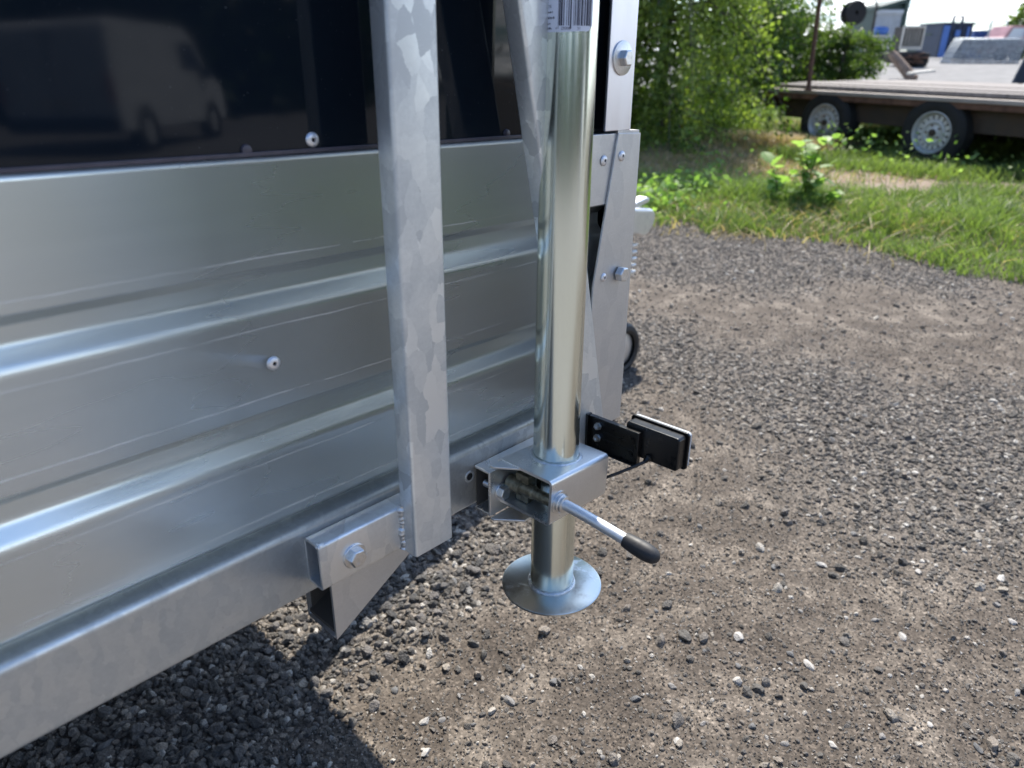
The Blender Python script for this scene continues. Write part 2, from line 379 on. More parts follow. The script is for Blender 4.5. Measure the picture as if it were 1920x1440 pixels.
gx = axis_coords(-900, -1.4, 3.2, 900, .02); gy = axis_coords(-900, .3, 5.2, 900, .02)
GX, GY = np.meshgrid(gx, gy); GZ = height(GX, GY)
me = bpy.data.meshes.new('ground'); nx, ny = len(gx), len(gy)
co = np.stack([GX, GY, GZ], -1).reshape(-1, 3); idx = np.arange(nx*ny).reshape(ny, nx)
q = np.stack([idx[:-1, :-1], idx[:-1, 1:], idx[1:, 1:], idx[1:, :-1]], -1).reshape(-1, 4)
me.vertices.add(len(co)); me.vertices.foreach_set('co', co.ravel()); me.loops.add(q.size); me.loops.foreach_set('vertex_index', q.ravel().astype(np.int32))
me.polygons.add(len(q)); me.polygons.foreach_set('loop_start', (np.arange(len(q))*4).astype(np.int32)); me.update(calc_edges=True); me.shade_smooth()
for nmn, arr in (('dense', dense_mask(GX, GY)), ('soil', np.maximum(sstep(-.1, .3, GY-verge_y(GX))*(1-sstep(13, 16, GY)), 0)), ('track', track_mask(GX, GY)*(GY > 3)), ('yard', np.maximum(sstep(13, 16, GY), .85*np.clip(np.maximum(sstep(2.6, 4.2, GX), sstep(.3, -.8, GY))*(GY < verge_y(GX)-.1), 0, 1)))):
    at_ = me.attributes.new(nmn, 'FLOAT', 'POINT'); at_.data.foreach_set('value', arr.ravel().astype(np.float32))
def ground_mat():
    m, t, b, c, o = nm('gravel_and_dirt')
    def A(n): a = N(t, 'ShaderNodeAttribute', attribute_name=n); return a
    n1 = noise(t, c, 2.3, 6, .6); n2 = noise(t, c, 120, 4, .7); n3 = noise(t, c, 9, 5, .6)
    dirt = ramp(t, n3, 'Fac', [(.22, (.056, .045, .036)), (.5, (.10, .082, .066)), (.72, (.21, .178, .145))])
    dark = ramp(t, n2, 'Fac', [(.3, (.075, .064, .054)), (.7, (.19, .166, .142))])
    dc = mixc(t, A('dense'), 'Fac', dirt, 0, dark, 0)
    v = N(t, 'ShaderNodeTexVoronoi', feature='F1'); v.inputs['Scale'].default_value = 260; L(t, c, 'Object', v, 'Vector')
    vs = N(t, 'ShaderNodeSeparateXYZ'); L(t, v, 'Color', vs, 0)
    sp = ramp(t, vs, 0, [(0, g3(.62)), (.6, g3(1.0)), (.85, g3(1.25)), (1, g3(2.0))])
    mul = mixc(t, None, 0, dc, 2, sp, 0, 'MULTIPLY', 1.0)
    soil = ramp(t, n3, 'Fac', [(.3, (.06, .05, .035)), (.7, (.12, .10, .07))]); m2 = mixc(t, A('soil'), 'Fac', mul, 2, soil, 0)
    tr = ramp(t, n3, 'Fac', [(.3, (.17, .12, .088)), (.7, (.31, .25, .20))]); m3 = mixc(t, A('track'), 'Fac', m2, 2, tr, 0)
    yd = ramp(t, n1, 'Fac', [(.3, (.17, .165, .16)), (.7, (.26, .25, .24))]); m4 = mixc(t, A('yard'), 'Fac', m3, 2, yd, 0)
    L(t, m4, 2, b, 'Base Color'); b.inputs['Roughness'].default_value = .9; b.inputs['Specular IOR Level'].default_value = .25
    v2 = N(t, 'ShaderNodeTexVoronoi', feature='F1'); v2.inputs['Scale'].default_value = 170; L(t, c, 'Object', v2, 'Vector')
    b1 = bump(t, b, v, 'Distance', -.9, .0022); b2 = bump(t, b, v2, 'Distance', -.8, .003, b1); bump(t, b, n2, 'Fac', .6, .003, b2)
    return m
M['ground'] = ground_mat()
ground = bpy.data.objects.new('ground', me); SC.collection.objects.link(ground); me.materials.append(M['ground']); tag(ground, kind='structure', label='gravel and packed brown dirt yard')

def stone_mat(name, stops):
    m, t, b, c, o = nm(name)
    oi = N(t, 'ShaderNodeObjectInfo'); n = noise(t, c, 3.0, 4, .6)
    r = ramp(t, oi, 'Random', stops); k = ramp(t, n, 'Fac', [(.3, g3(.72)), (.7, g3(1.2))])
    mu = mixc(t, None, 0, r, 0, k, 0, 'MULTIPLY', 1.0); L(t, mu, 2, b, 'Base Color')
    b.inputs['Roughness'].default_value = .78; b.inputs['Specular IOR Level'].default_value = .3
    bump(t, b, n, 'Fac', .5, .12); return m
M['stone'] = stone_mat('grey_chippings', [(0, (.10, .092, .082)), (.3, (.15, .138, .124)), (.55, (.20, .178, .156)), (.75, (.26, .222, .185)), (.92, (.36, .32, .27)), (1, (.62, .58, .52))])
def stone_mesh(seed, rough=.22, sub=1):
    bm = bmesh.new(); bmesh.ops.create_icosphere(bm, subdivisions=sub, radius=1); rg = random.Random(seed)
    planes = [(Vector((rg.uniform(-1, 1), rg.uniform(-1, 1), rg.uniform(-1, 1))).normalized(), rg.uniform(.55, .85)) for _ in range(9)]
    sc = Vector((rg.uniform(.8, 1.3), rg.uniform(.7, 1.0), rg.uniform(.5, .8)))
    for v in bm.verts:
        p = v.co.copy()
        for n, d in planes:
            e = p.dot(n)-d
            if e > 0: p -= n*e
        p *= 1+rg.uniform(-rough, rough)*.35
        v.co = Vector((p.x*sc.x, p.y*sc.y, p.z*sc.z))
    me = bpy.data.meshes.new('stone'); bm.to_mesh(me); bm.free(); me.materials.append(M['stone'])
    me.shade_smooth(); me.set_sharp_from_angle(angle=R(28)); return me
M['stone_shaded'] = stone_mat('shade_darkened_stone', [(0, (.075, .072, .070)), (.35, (.12, .114, .108)), (.7, (.145, .135, .127)), (.93, (.22, .20, .185)), (1, (.38, .36, .33))])  # dark grey stone, colour lowered further to deepen the trailer's shadow
STONES = [stone_mesh(i, sub=2) for i in range(10)]
M['grit'] = stone_mat('brown_grit', [(0, (.06, .053, .047)), (.4, (.12, .105, .092)), (.75, (.20, .180, .158)), (.93, (.33, .305, .27)), (1, (.62, .59, .55))])
GRIT = []
for i in range(5):
    mm = stone_mesh(100+i, sub=1); mm.materials.clear(); mm.materials.append(M['grit']); GRIT.append(mm)
SHADED = []
for i in range(8):
    mm = stone_mesh(40+i, .3, 2); mm.materials.clear(); mm.materials.append(M['stone_shaded']); SHADED.append(mm)
def coll_of(meshes, name):
    c = bpy.data.collections.new(name)
    for me_ in meshes: c.objects.link(bpy.data.objects.new('stone', me_))
    return c
def scatter(name, pts, rots, scl, meshes, label):
    """one stuff object: every point carries a chipping of its own size and turn (geometry nodes)"""
    me = bpy.data.meshes.new(name); me.vertices.add(len(pts)); me.vertices.foreach_set('co', pts.astype(np.float32).ravel())
    a = me.attributes.new('rt', 'FLOAT_VECTOR', 'POINT'); a.data.foreach_set('vector', rots.astype(np.float32).ravel())
    a = me.attributes.new('sc', 'FLOAT_VECTOR', 'POINT'); a.data.foreach_set('vector', scl.astype(np.float32).ravel())
    a = me.attributes.new('ix', 'INT', 'POINT'); a.data.foreach_set('value', RNG.integers(0, len(meshes), len(pts)).astype(np.int32))
    o = bpy.data.objects.new(name, me); SC.collection.objects.link(o)
    ng = bpy.data.node_groups.new(name, 'GeometryNodeTree')
    ng.interface.new_socket('Geometry', in_out='INPUT', socket_type='NodeSocketGeometry'); ng.interface.new_socket('Geometry', in_out='OUTPUT', socket_type='NodeSocketGeometry')
    gi = ng.nodes.new('NodeGroupInput'); go = ng.nodes.new('NodeGroupOutput'); mp = ng.nodes.new('GeometryNodeMeshToPoints'); ip = ng.nodes.new('GeometryNodeInstanceOnPoints')
    ci = ng.nodes.new('GeometryNodeCollectionInfo'); ci.inputs['Collection'].default_value = coll_of(meshes, name+'_kinds'); ci.inputs['Separate Children'].default_value = True; ci.inputs['Reset Children'].default_value = True
    def na(n, ty): x = ng.nodes.new('GeometryNodeInputNamedAttribute'); x.data_type = ty; x.inputs['Name'].default_value = n; return x
    l = ng.links.new; l(gi.outputs[0], mp.inputs[0]); l(mp.outputs[0], ip.inputs['Points']); l(ci.outputs[0], ip.inputs['Instance']); ip.inputs['Pick Instance'].default_value = True
    l(na('ix', 'INT').outputs[0], ip.inputs['Instance Index'])
    e = ng.nodes.new('FunctionNodeEulerToRotation'); l(na('rt', 'FLOAT_VECTOR').outputs[0], e.inputs[0]); l(e.outputs[0], ip.inputs['Rotation'])
    l(na('sc', 'FLOAT_VECTOR').outputs[0], ip.inputs['Scale']); l(ip.outputs[0], go.inputs[0])
    md = o.modifiers.new('scatter', 'NODES'); md.node_group = ng
    return tag(o, label=label, kind='stuff')
def sample(n, x0, x1, y0, y1, dens, dpow=1.3):
    """random points, thinner with distance, kept with probability dens(x, y)"""
    x = RNG.uniform(x0, x1, n); y = y0+(y1-y0)*RNG.uniform(0, 1, n)**dpow
    k = RNG.uniform(0, 1, n) < dens(x, y)
    inview = (x < 1.05*y+.55) & (x > -1.1*y-.35)
    k &= inview; return x[k], y[k]
def stones_at(name, x, y, r, meshes, label, sink=.35):
    n = len(x); z = height(x, y)+r*(.55-sink)
    rots = np.stack([RNG.uniform(-.7, .7, n), RNG.uniform(-.7, .7, n), RNG.uniform(0, 6.28, n)], -1)
    s = r[:, None]*RNG.uniform(.8, 1.2, (n, 3))
    return scatter(name, np.stack([x, y, z], -1), rots, s, meshes, label)
n_ = 0
off_verge = lambda x, y: (y < verge_y(x)+.15)
x, y = sample(330000, -1.5, 4.0, .35, 4.6, lambda x, y: np.clip((.16+.62*dense_mask(x, y))*off_verge(x, y), 0, 1), 1.5)
r = (.0032+.0038*RNG.uniform(0, 1, len(x))**1.6)*(.8+.45*dense_mask(x, y))*(1+.0*y)
stones_at('gravel', x, y, r, STONES, 'dark grey chippings spread over the brown dirt')
x, y = sample(300000, -1.2, 2.2, .4, 2.6, lambda x, y: .75+0*x, 1.9)
r = .0011+.0016*RNG.uniform(0, 1, len(x))**2
stones_at('grit', x, y, r, GRIT, 'fine sandy grit pressed into the dirt', .2)
x, y = sample(6000, -1.4, 3.2, .4, 4.3, lambda x, y: (.35+.5*dense_mask(x, y))*off_verge(x, y), 1.3)
r = .0070+.0060*RNG.uniform(0, 1, len(x))**2
stones_at('coarse_gravel', x, y, r, STONES, 'larger loose grey stones among the chippings', .25)
x, y = sample(13000, -1.5, .35, .35, 2.2, lambda x, y: dense_mask(x, y)*sstep(-.0, .12, -.05-x+.15*(y-.9)), 1.0)
r = .0032+.0095*RNG.uniform(0, 1, len(x))**2.4
stones_at('crushed_stone', x, y, r, SHADED, 'coarse crushed stone lying loose beneath the trailer side', .1)
# the largest loose stones in view are pieces of the ground, one object each
BIG = [(1385, 1195, 24, 'w'), (955, 1308, 22, 'g'), (1040, 1275, 19, 'd'), (795, 1347, 17, 'w'), (798, 1405, 20, 'w'), (745, 1170, 24, 'g'), (742, 1195, 15, 'd'), (860, 1302, 11, 'g'),
       (741, 1290, 16, 'd'), (828, 1345, 13, 'g'), (888, 1352, 10, 'd'), (1382, 1275, 22, 'w'), (1480, 1228, 15, 'd'), (1515, 1250, 20, 'w'), (1385, 1245, 14, 'd'), (1260, 1290, 14, 'g'),
       (1190, 1310, 18, 'd'), (1560, 1227, 12, 'g'), (1410, 1360, 15, 'd'), (1318, 1360, 12, 'g'), (1268, 1392, 16, 'w'), (1470, 1395, 12, 'g'), (1640, 1165, 13, 'g'), (1865, 1140, 15, 'g'),
       (1895, 1175, 14, 'w'), (1450, 1065, 14, 'd'), (1600, 1003, 14, 'd'), (1312, 988, 13, 'd'), (1540, 1060, 17, 'w'), (1720, 1080, 16, 'w'), (1230, 1148, 10, 'd'), (1340, 1120, 11, 'd'),
       (1500, 1150, 10, 'g'), (1690, 1197, 15, 'w'), (1905, 1300, 14, 'g'), (1665, 1278, 10, 'w'), (1760, 1245, 11, 'd'), (1875, 1090, 18, 'w'), (1600, 905, 10, 'g'), (1560, 830, 12, 'd'),
       (1587, 792, 12, 'd'), (1510, 785, 11, 'd'), (1238, 772, 12, 'w'), (1318, 730, 9, 'w'), (1715, 888, 14, 'w'), (1620, 890, 10, 'd'), (1465, 1080, 10, 'g'), (1770, 1300, 12, 'w'),
       (520, 1200, 14, 'g'), (560, 1185, 12, 'w'), (250, 1335, 22, 'g'), (200, 1395, 24, 'd'), (330, 1250, 15, 'g'), (440, 1330, 14, 'd'), (620, 1380, 12, 'g'), (560, 1420, 18, 'd'),
       (700, 1120, 13, 'g'), (852, 1090, 14, 'd'), (810, 1115, 13, 'g'), (905, 1040, 11, 'g'), (890, 1130, 12, 'w'), (1090, 1365, 9, 'd'), (1130, 1420, 11, 'g'), (980, 1245, 10, 'g'),
       (1165, 1215, 9, 'd'), (1320, 1222, 10, 'd'), (1650, 1390, 14, 'g'), (1830, 1410, 15, 'd'), (1740, 1370, 12, 'w'), (1560, 1400, 13, 'w'), (130, 1425, 16, 'g'), (1585, 1160, 10, 'w')]
def flat_stone(name, c0, c1): return simple(name, c0, c1, .75, 0, 120, .9, .6, .002)
SM = {'w': flat_stone('pale_limestone', (.40, .37, .33), (.56, .53, .49)), 'g': flat_stone('grey_stone', (.20, .19, .18), (.30, .28, .26)), 'd': flat_stone('dark_stone', (.12, .118, .116), (.20, .195, .19))}
BM = {}
for k in SM:
    BM[k] = []
    for i in range(6):
        mm = stone_mesh(300+i, .3, 2); mm.materials.clear(); mm.materials.append(SM[k]); BM[k].append(mm)
for i, (px, py, wpx, k) in enumerate(BIG):
    p = gnd(px, py+wpx*.2); r = wpx*.52*(p-Vector((0, 0, CAM_H))).length*.97/1341
    o = bpy.data.objects.new('stone', BM[k][i % 6]); SC.collection.objects.link(o); o.parent = ground
    p.z = float(height(np.array([p.x]), np.array([p.y]))[0])+r*.22
    o.location = p; o.rotation_euler = (random.uniform(-.3, .3), random.uniform(-.3, .3), random.uniform(0, 6.28)); o.scale = (r, r*.9, r*.85)

# ================================================================== TRAILER
tr = bpy.data.objects.new('box_trailer', None); SC.collection.objects.link(tr)
tr.matrix_world = MT @ Matrix.Translation(BASE); tr['base_off'] = list(BASE)
tag(tr, 'galvanised trailer with ribbed zinc side, gloss black upper panel and bolted post', 'trailer')
XL, XR = -1.9, .706
# lower side sheet: folded profile seen from outside (y, z), top to bottom
k = 1.0167
YF, YR_ = .488, .498
prof = [(.515, -.0495), (YF, -.0495), (YF, -.1275), (YR_, -.1355), (YR_, -.1480), (YF, -.1610), (YF, -.2395), (YR_, -.2475), (YR_, -.2610), (YF, -.2740), (YF, -.3395), (.500, -.3475), (.500, -.36)]
rad = [0, .0035, .0022, .0022, .0095, .0125, .0022, .0022, .0095, .0125, .004, .003, 0]
pf = fillet(prof, rad)
side = MB().sheet(pf, XL, .672, 'x', n=1).build('side_sheet', M['sheet'], tr, smooth=60)
so = side.modifiers.new('s', 'SOLIDIFY'); so.thickness = .0012; so.offset = -1
side['label'] = 'ribbed zinc side sheet'
# sill rail (C section) with a bolt hole
rp = fillet([(.52, -.3488), (.478, -.3488), (.478, -.4175), (.52, -.4175)], [0, .0055, .0035, 0])
rl = MB().sheet(rp, XL, .70, 'x').build('sill_rail', M['rail'], tr, smooth=50)
so = rl.modifiers.new('s', 'SOLIDIFY'); so.thickness = .003; so.offset = -1
MB().lathe((.4455, .4778, -.3805), (0, -1, 0), [(-.004, .0042), (.0003, .0042), (.0004, .0062), (0, .0066)], 20).build('bolt_hole', M['rail'], tr)
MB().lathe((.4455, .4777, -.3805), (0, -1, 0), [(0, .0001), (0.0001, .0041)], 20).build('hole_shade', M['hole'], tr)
# black upper panel with dark edge trim
MB().box(XL, .69, .4935, .4975, -.049, .74).build('upper_panel', M['black'], tr)
MB().box(XL, .648, .4905, .4930, -.0493, -.0462).build('panel_trim', M['trim'], tr, bev=.0006)
# rest of the body: floor, other side, ends, roof, wheels
MB().box(XL, XR-.012, .53, 2.13, -.40, -.37).build('floor', M['floor_and_shade'], tr)
MB().box(XL, XR, 2.16, 2.20, -.42, .74).build('far_side', M['sheet'], tr)
MB().box(XR-.010, XR-.004, .505, 2.155, -.40, .74).build('front_wall', M['black'], tr)
MB().box(XL, XL+.006, .505, 2.155, -.40, .74).build('rear_wall', M['black'], tr)
MB().box(XL, XR, .50, 2.17, .745, .765).build('roof', M['plate'], tr)
for yy in (.38, 2.22):
    tw = MB().lathe((-.95, yy, -.675), (0, 1, 0), [(-.07, .16), (-.08, .19), (-.075, .25), (-.05, .275), (.05, .275), (.075, .25), (.08, .19), (.07, .16)], 40).build('wheel', M['rubber'], tr)
    MB().lathe((-.95, yy, -.675), (0, 1, 0), [(-.05, .001), (-.05, .07), (-.03, .1), (-.03, .14), (-.07, .16), (.07, .16)], 40).build('rim', M['cast'], tw)
MB().cyl((-.95, .40, -.66), (-.95, 2.2, -.66), .03).build('axle', M['plate'], tr)
# A-frame drawbar
for s_ in (1, -1):
    a = Vector((.30, 1.32-s_*.35, -.455)); b_ = Vector((1.80, 1.32-s_*.025, -.455)); d = (b_-a).normalized()
    m4 = Matrix.Translation(a) @ d.to_track_quat('Z', 'Y').to_matrix().to_4x4()
    MB().tubebox(.05, .085, .003, .004, 0, (b_-a).length, m4).build('drawbar_beam', M['rail'], tr)
# coupling head and jockey wheel
cp = MB().box(1.74, 1.90, 1.285, 1.355, -.43, -.385).build('coupling', M['cast'], tr, bev=.008)
MB().prism([(1.88, -.440), (1.88, -.372), (1.93, -.362), (2.035, -.375), (2.055, -.395), (2.050, -.425), (2.02, -.455), (1.99, -.462), (1.95, -.45)], 1.285, 1.355).build('coupling_head', M['cast'], cp, bev=.010, seg=3)
MB().prism([(1.90, -.352), (1.935, -.352), (2.02, -.338), (2.035, -.345), (2.03, -.356), (1.95, -.368)], 1.300, 1.340).build('coupling_handle', M['cast'], cp, bev=.005)
jk = MB().cyl((1.800, 1.235, -.70), (1.800, 1.235, -.25), .018).build('jockey_tube', M['cast'], tr)
wh = MB().lathe((1.808, 1.205, -.784), (0, 1, 0), [(.0, .055), (-.005, .065), (-.002, .078), (.012, .087), (.045, .087), (.058, .078), (.06, .065), (.055, .055)], 40).build('jockey_wheel', M['rubber'], jk)
MB().lathe((1.808, 1.215, -.784), (0, 1, 0), [(-.008, .001), (-.008, .02), (.0, .055), (.04, .055)], 32).build('hub', M['cast'], jk)
for i in range(5): MB().box(1.955, 1.985, 1.30, 1.34, -.495-.022*i, -.483-.022*i).build('jockey_bracket', M['cast'], jk, bev=.004)

def rivet(x, y, z, r=.0056, parent=tr, mat='rivet'):
    o = MB().lathe((x, y, z), (0, -1, 0), [(0, r), (.0008, r*.98), (.0019, r*.72), (.0023, r*.45), (.0023, r*.30), (.0010, r*.26), (.0010, .0001)], 28).build('rivet', M[mat], parent, smooth=50)
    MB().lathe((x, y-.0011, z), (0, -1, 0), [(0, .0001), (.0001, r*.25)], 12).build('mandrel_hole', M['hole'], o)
def bolt(x, y, z, s=.0095, hgt=.0075, washer=.0125, parent=tr, rot=.2, wt=.0018):
    w = MB().lathe((x, y, z), (0, -1, 0), [(0, washer), (wt*.8, washer), (wt, washer*.96), (wt, .002)], 36).build('washer', M['bolt'], parent, smooth=35) if washer else None
    mb = MB(); n = 6; y1 = y-wt
    mb.lathe((x, y1, z), (0, -1, 0), [(0, s), (hgt*.82, s), (hgt, s*.86), (hgt, .0001)], 6, ph=rot)
    h = mb.build('bolt_head', M['bolt'], parent, smooth=0, bev=.0006)
    # raised grade marks on the head
    mk = MB()
    for i in range(3):
        a = i*2.1+rot; mk.box(-.0018, .0018, -.0002, 0, -.0004, .0004, Matrix.Translation((x+.45*s*math.cos(a), y1-hgt, z+.45*s*math.sin(a))) @ Matrix.Rotation(a+1.57, 4, 'Y'))
    mk.build('grade_mark', M['bolt'], h)
    return h
rivet(.3060, .4932, -.0405); rivet(.2495, .4875, -.2015)
MB().lathe((.253, .4932, -.0450), (0, -1, 0), [(0, .0042), (.0018, .0036), (.0024, .002), (.0024, .0001)], 18).build('screw', M['trim'], tr)
MB().lathe((.515, .4932, -.0445), (0, -1, 0), [(0, .0042), (.0018, .0036), (.0024, .002), (.0024, .0001)], 18).build('screw', M['trim'], tr)
# corner: gusset plate and aluminium corner strip
gp = MB().prism([(.669, -.0495), (.709, -.0505), (.7085, -.400), (.636, -.402), (.638, -.214)], .4735, .4765).build('corner_plate', M['plate'], tr, bev=.0008)
MB().prism([(.7085, -.0508), (.7115, -.0508), (.7112, -.400), (.7082, -.400)], .4740, .56).build('plate_flange', M['plate'], gp)
MB().prism([(.669, -.0495), (.709, -.0505), (.709, -.0475), (.669, -.0465)], .4745, .50).build('plate_lip', M['plate'], gp)
MB().box(.600, .668, .503, .506, -.402, -.06).build('corner_backing', M['floor_and_shade'], gp)
rivet(.6835*.99, .4734, -.0733); rivet(.6480, .4760, -.0765); rivet(.6560, .4734, -.205, .005)
bolt(.6850, .4734, -.2055, .0092, .0085, None, rot=.1)
MB().box(.600, .670, .4765, .4800, -.1235, -.0495).build('end_plate', M['plate'], gp, bev=.001)
st = MB().box(.646, .692, .4745, .4775, -.047, .74).build('corner_strip', M['alu'], tr, bev=.0008)
MB().box(.6895, .6925, .478, .52, -.047, .74).build('strip_flange', M['alu'], st)
bolt(.668, .4745, .0238, .0086, .0078, .0165, rot=.3)

# post, its stub, weld and wedge bracket
pst = MB().tubebox(.0465, .021, .0025, .0035, -.4045, .70, Matrix.Translation((.3610, .4470, 0))).build('post', M['post'], tr, smooth=35)
stub = MB().tubebox(.0455, .0225, .0025, .0032, 0, .104, Matrix.Translation((.2515, .4690-.0022, -.3808)) @ Matrix.Rotation(R(90), 4, 'Y')).build('stub_bracket', M['stub'], tr, smooth=35)
wb = MB()
def bead(mb, pts, r, n=12, seed=1, flat=1.0):
    rg = random.Random(seed); k = len(pts); rr = []; v = 1
    for i in range(k): rr.append(r*(1+.13*math.sin(i*.42+seed)+.07*math.sin(i*1.15+2*seed)))
    return mb.path(pts, rr, n)
bead(wb, [(.3385+.0008*math.sin(i*.22), .4553, -.4035+.047*i/60) for i in range(61)], .0040, seed=4)
wb.build('weld_bead', M['weld'], stub, smooth=60)
wb2 = MB(); wb2.lathe((.2535, .4592, -.3602), (1, 0, 0), [(-.003, .0005), (0, .0035), (.004, .0028), (.008, .0004)], 12); wb2.build('zinc_drip', M['weld'], stub)
bolt(.2850, .4556, -.3835, .0090, .0065, .0115, rot=.15)
# wedge bracket: open box whose underside slopes up to the rail
def wedge():
    mb = MB(); t = .003; y0, y1 = .4795, .529
    pts = [(.273, -.4178), (.273, -.4855), (.392, -.4180)]
    mb.prism([pts[0], pts[1], pts[2]], y0, y0+t); mb.prism([pts[0], pts[1], pts[2]], y1-t, y1)
    d = Vector((pts[2][0]-pts[1][0], pts[2][1]-pts[1][1])).normalized(); nn = Vector((-d.y, d.x))*t
    mb.prism([pts[1], pts[2], (pts[2][0]+nn.x, pts[2][1]+nn.y), (pts[1][0]+nn.x, pts[1][1]+nn.y)], y0+t, y1-t)
    return mb
MB().prism([(.276, -.4190), (.276, -.4800), (.383, -.4190)], .5235, .5255).build('wedge_shade', M['floor_and_shade'], tr)  # dark sheet on the inner back: the wedge's inner shade as colour
MB().box(.2532, .35, .4762, .4776, -.400, -.3616).build('stub_shade', M['floor_and_shade'], stub)  # dark sheet that paints the shade in the stub opening
MB().prism([(.2735, -.4795), (.386, -.4186), (.380, -.4186), (.2735, -.4763)], .4830, .5255).build('wedge_shade', M['floor_and_shade'], tr)  # same painted shade along the sloping inner face
wedge().build('wedge_bracket', M['plate'], tr, smooth=0)
# slanting brace
ang = R(13.4)
bm4 = Matrix.Translation((.5205, .4470, -.0460)) @ Matrix.Rotation(-ang, 4, 'Y')
# local z of the tube follows the slope: x grows as z falls
d = Vector((.24, 0, -1)).normalized(); u = Vector((1, 0, .24)).normalized()
bmm = Matrix(((u.x, 0, -d.x, .5205+.0013), (0, 1, 0, .4470), (u.z, 0, -d.z, -.0460), (0, 0, 0, 1)))
MB().tubebox(.0495, .021, .0025, .0035, -.365, .70, bmm).build('brace', M['post'], tr, smooth=35)

# ---- clamp that holds the stand
A0 = Vector((.5158, .420, -.5262)); A1 = Vector((.5292, .4318, .0401)); AD = (A1-A0).normalized()
def ax(z): return A0+AD*((z-A0.z)/AD.z)
cl = MB()
# rail channel: web towards the camera, flanges to the rail
cl.box(.452, .575, .4545, .4575, -.4225, -.3695); cl.box(.452, .575, .4575, .4775, -.3725, -.3695); cl.box(.452, .575, .4575, .4775, -.4225, -.4195); cl.box(.572, .575, .4575, .4775, -.4195, -.3725)
clamp = cl.build('stand_clamp', M['clamp'], tr, bev=.0009)
for zw, yw in ((-.3632, .4205), (-.4262, .4245)):    # wings from the channel to the box, above and below
    MB().prism([(.4525, .4543), (.4525, .4500), (.4740, yw), (.5050, yw), (.5050, .4543)], zw, zw+.0028, 'z').build('fork_wing', M['clamp'], clamp, bev=.0007)
tilt = R(3.0); BX = Matrix.Translation((.513, .4215, -.3865)) @ Matrix.Rotation(tilt, 4, 'Y') @ Matrix.Rotation(R(90), 4, 'Y')
hb = MB().tubebox(.0500, .074, .003, .005, -.046, .047, BX).build('clamp_box', M['clamp'], clamp, smooth=35)
wr_ = MB(); p0 = ax(-.3625)
bead(wr_, [p0+Vector((math.cos(i/90*6.2832)*.0262, math.sin(i/90*6.2832)*.0262, -.0006-.0016*math.cos(i/90*6.2832))) for i in range(91)], .0024, 10, 8)
wr_.build('weld_ring', M['weld'], clamp, smooth=60)
# bolt through the channel
bt = MB(); zc = -.3965
prf = []
for i in range(16): prf += [(.0012*i, .0037 if i % 2 else .0044)]
bt.lathe((.4665, .4775, -.3955), (0, -1, 0), prf, 16); bt.build('threaded_stud', M['bolt'], clamp, smooth=0)
bolt(.4690, .4543, -.3985, .0082, .0060, .0098, parent=clamp, rot=.35)
# screw barrel inside the box
MB().lathe((.4800, .452, -.3900), (0, -1, 0), [(0, .0085), (.018, .0085), (.0185, .0070), (.034, .0072), (.035, .0062), (.066, .0062)], 24).build('screw_barrel', M['grease'], clamp, smooth=40)
MB().box(.478, .490, .425, .4425, -.4060, -.3740).build('pressure_pad', M['grease'], clamp, bev=.001)
# boss and handle
hz = -.3862; hx = .4800
MB().box(.4545, .5715, .4762, .4772, -.4190, -.3730).build('channel_shade', M['floor_and_shade'], clamp)  # dark sheet standing in for the shade inside the channel
MB().lathe((hx, .3845, hz), (0, -1, 0), [(0, .0122), (.0016, .0122), (.0018, .0098), (.0045, .0098), (.0052, .0090), (.0078, .0088), (.0084, .0072), (.0085, .0001)], 32).build('boss', M['bolt'], clamp, smooth=35)
hdl = MB().path([(hx, .384, hz), (hx, .372, hz), (hx+.0008, .362, hz-.0012), (hx+.002, .350, hz-.0030), (hx+.0035, .320, hz-.0072), (hx+.0046, .298, hz-.0103)], .0056, 40).build('handle', M['chrome'], clamp, smooth=60)
g0 = Vector((hx+.0042, .307, hz-.0092)); gd = (Vector((hx+.0050, .288, hz-.0115))-Vector((hx+.0035, .320, hz-.0072))).normalized()
gp_ = [(0, .0050), (0, .0072), (.001, .0073), (.002, .0075), (.008, .0082), (.016, .0087), (.022, .0088), (.027, .0084), (.032, .0072), (.0352, .0052), (.0368, .0028), (.0374, .0001)]
MB().lathe(g0, gd, gp_, 32).build('grip', M['rubber'], hdl, smooth=60)

# ---- marker lamp on its black bracket (faces forward)
LM = Matrix.Translation((.590, .430, -.344))
def lbox(x0, x1, y0, y1, z0, z1): return (x0, x1, y0, y1, z0, z1)
lb = MB()
lb.box(.5925, .5945, .368, .4355, -.3835, -.3440)          # long face
lb.box(.5865, .5945, .4335, .4360, -.3855, -.3420)         # end flange
lb.box(.5885, .5945, .368, .4335, -.3450, -.3430); lb.box(.5885, .5945, .368, .4335, -.3850, -.3835)
lb.box(.5885, .5945, .3665, .3685, -.3850, -.3430)
lb.box(.5915, .5925, .374, .415, -.3600, -.3585); lb.box(.5915, .5925, .374, .415, -.3690, -.3675)
lamp = lb.build('lamp_bracket', M['plastic'], tr, bev=.0007)
for (yy, zz_) in ((.4225, -.3545), (.4225, -.3690)):
    o = MB().lathe((.5925, yy, zz_), (-1, 0, 0), [(0, .0046), (.0012, .0046), (.0012, .0040), (.004, .0040), (.0042, .0022), (.003, .0020), (.003, .0001)], 6).build('lamp_nut', M['bolt'], lamp, smooth=0)
for (yy, zz_) in ((.3790, -.3560), (.3790, -.3745)):
    MB().lathe((.5925, yy, zz_), (-1, 0, 0), [(0, .0045), (.001, .0045), (.001, .003), (.0016, .003), (.0016, .0001)], 20).build('bracket_ring', M['plastic'], lamp)
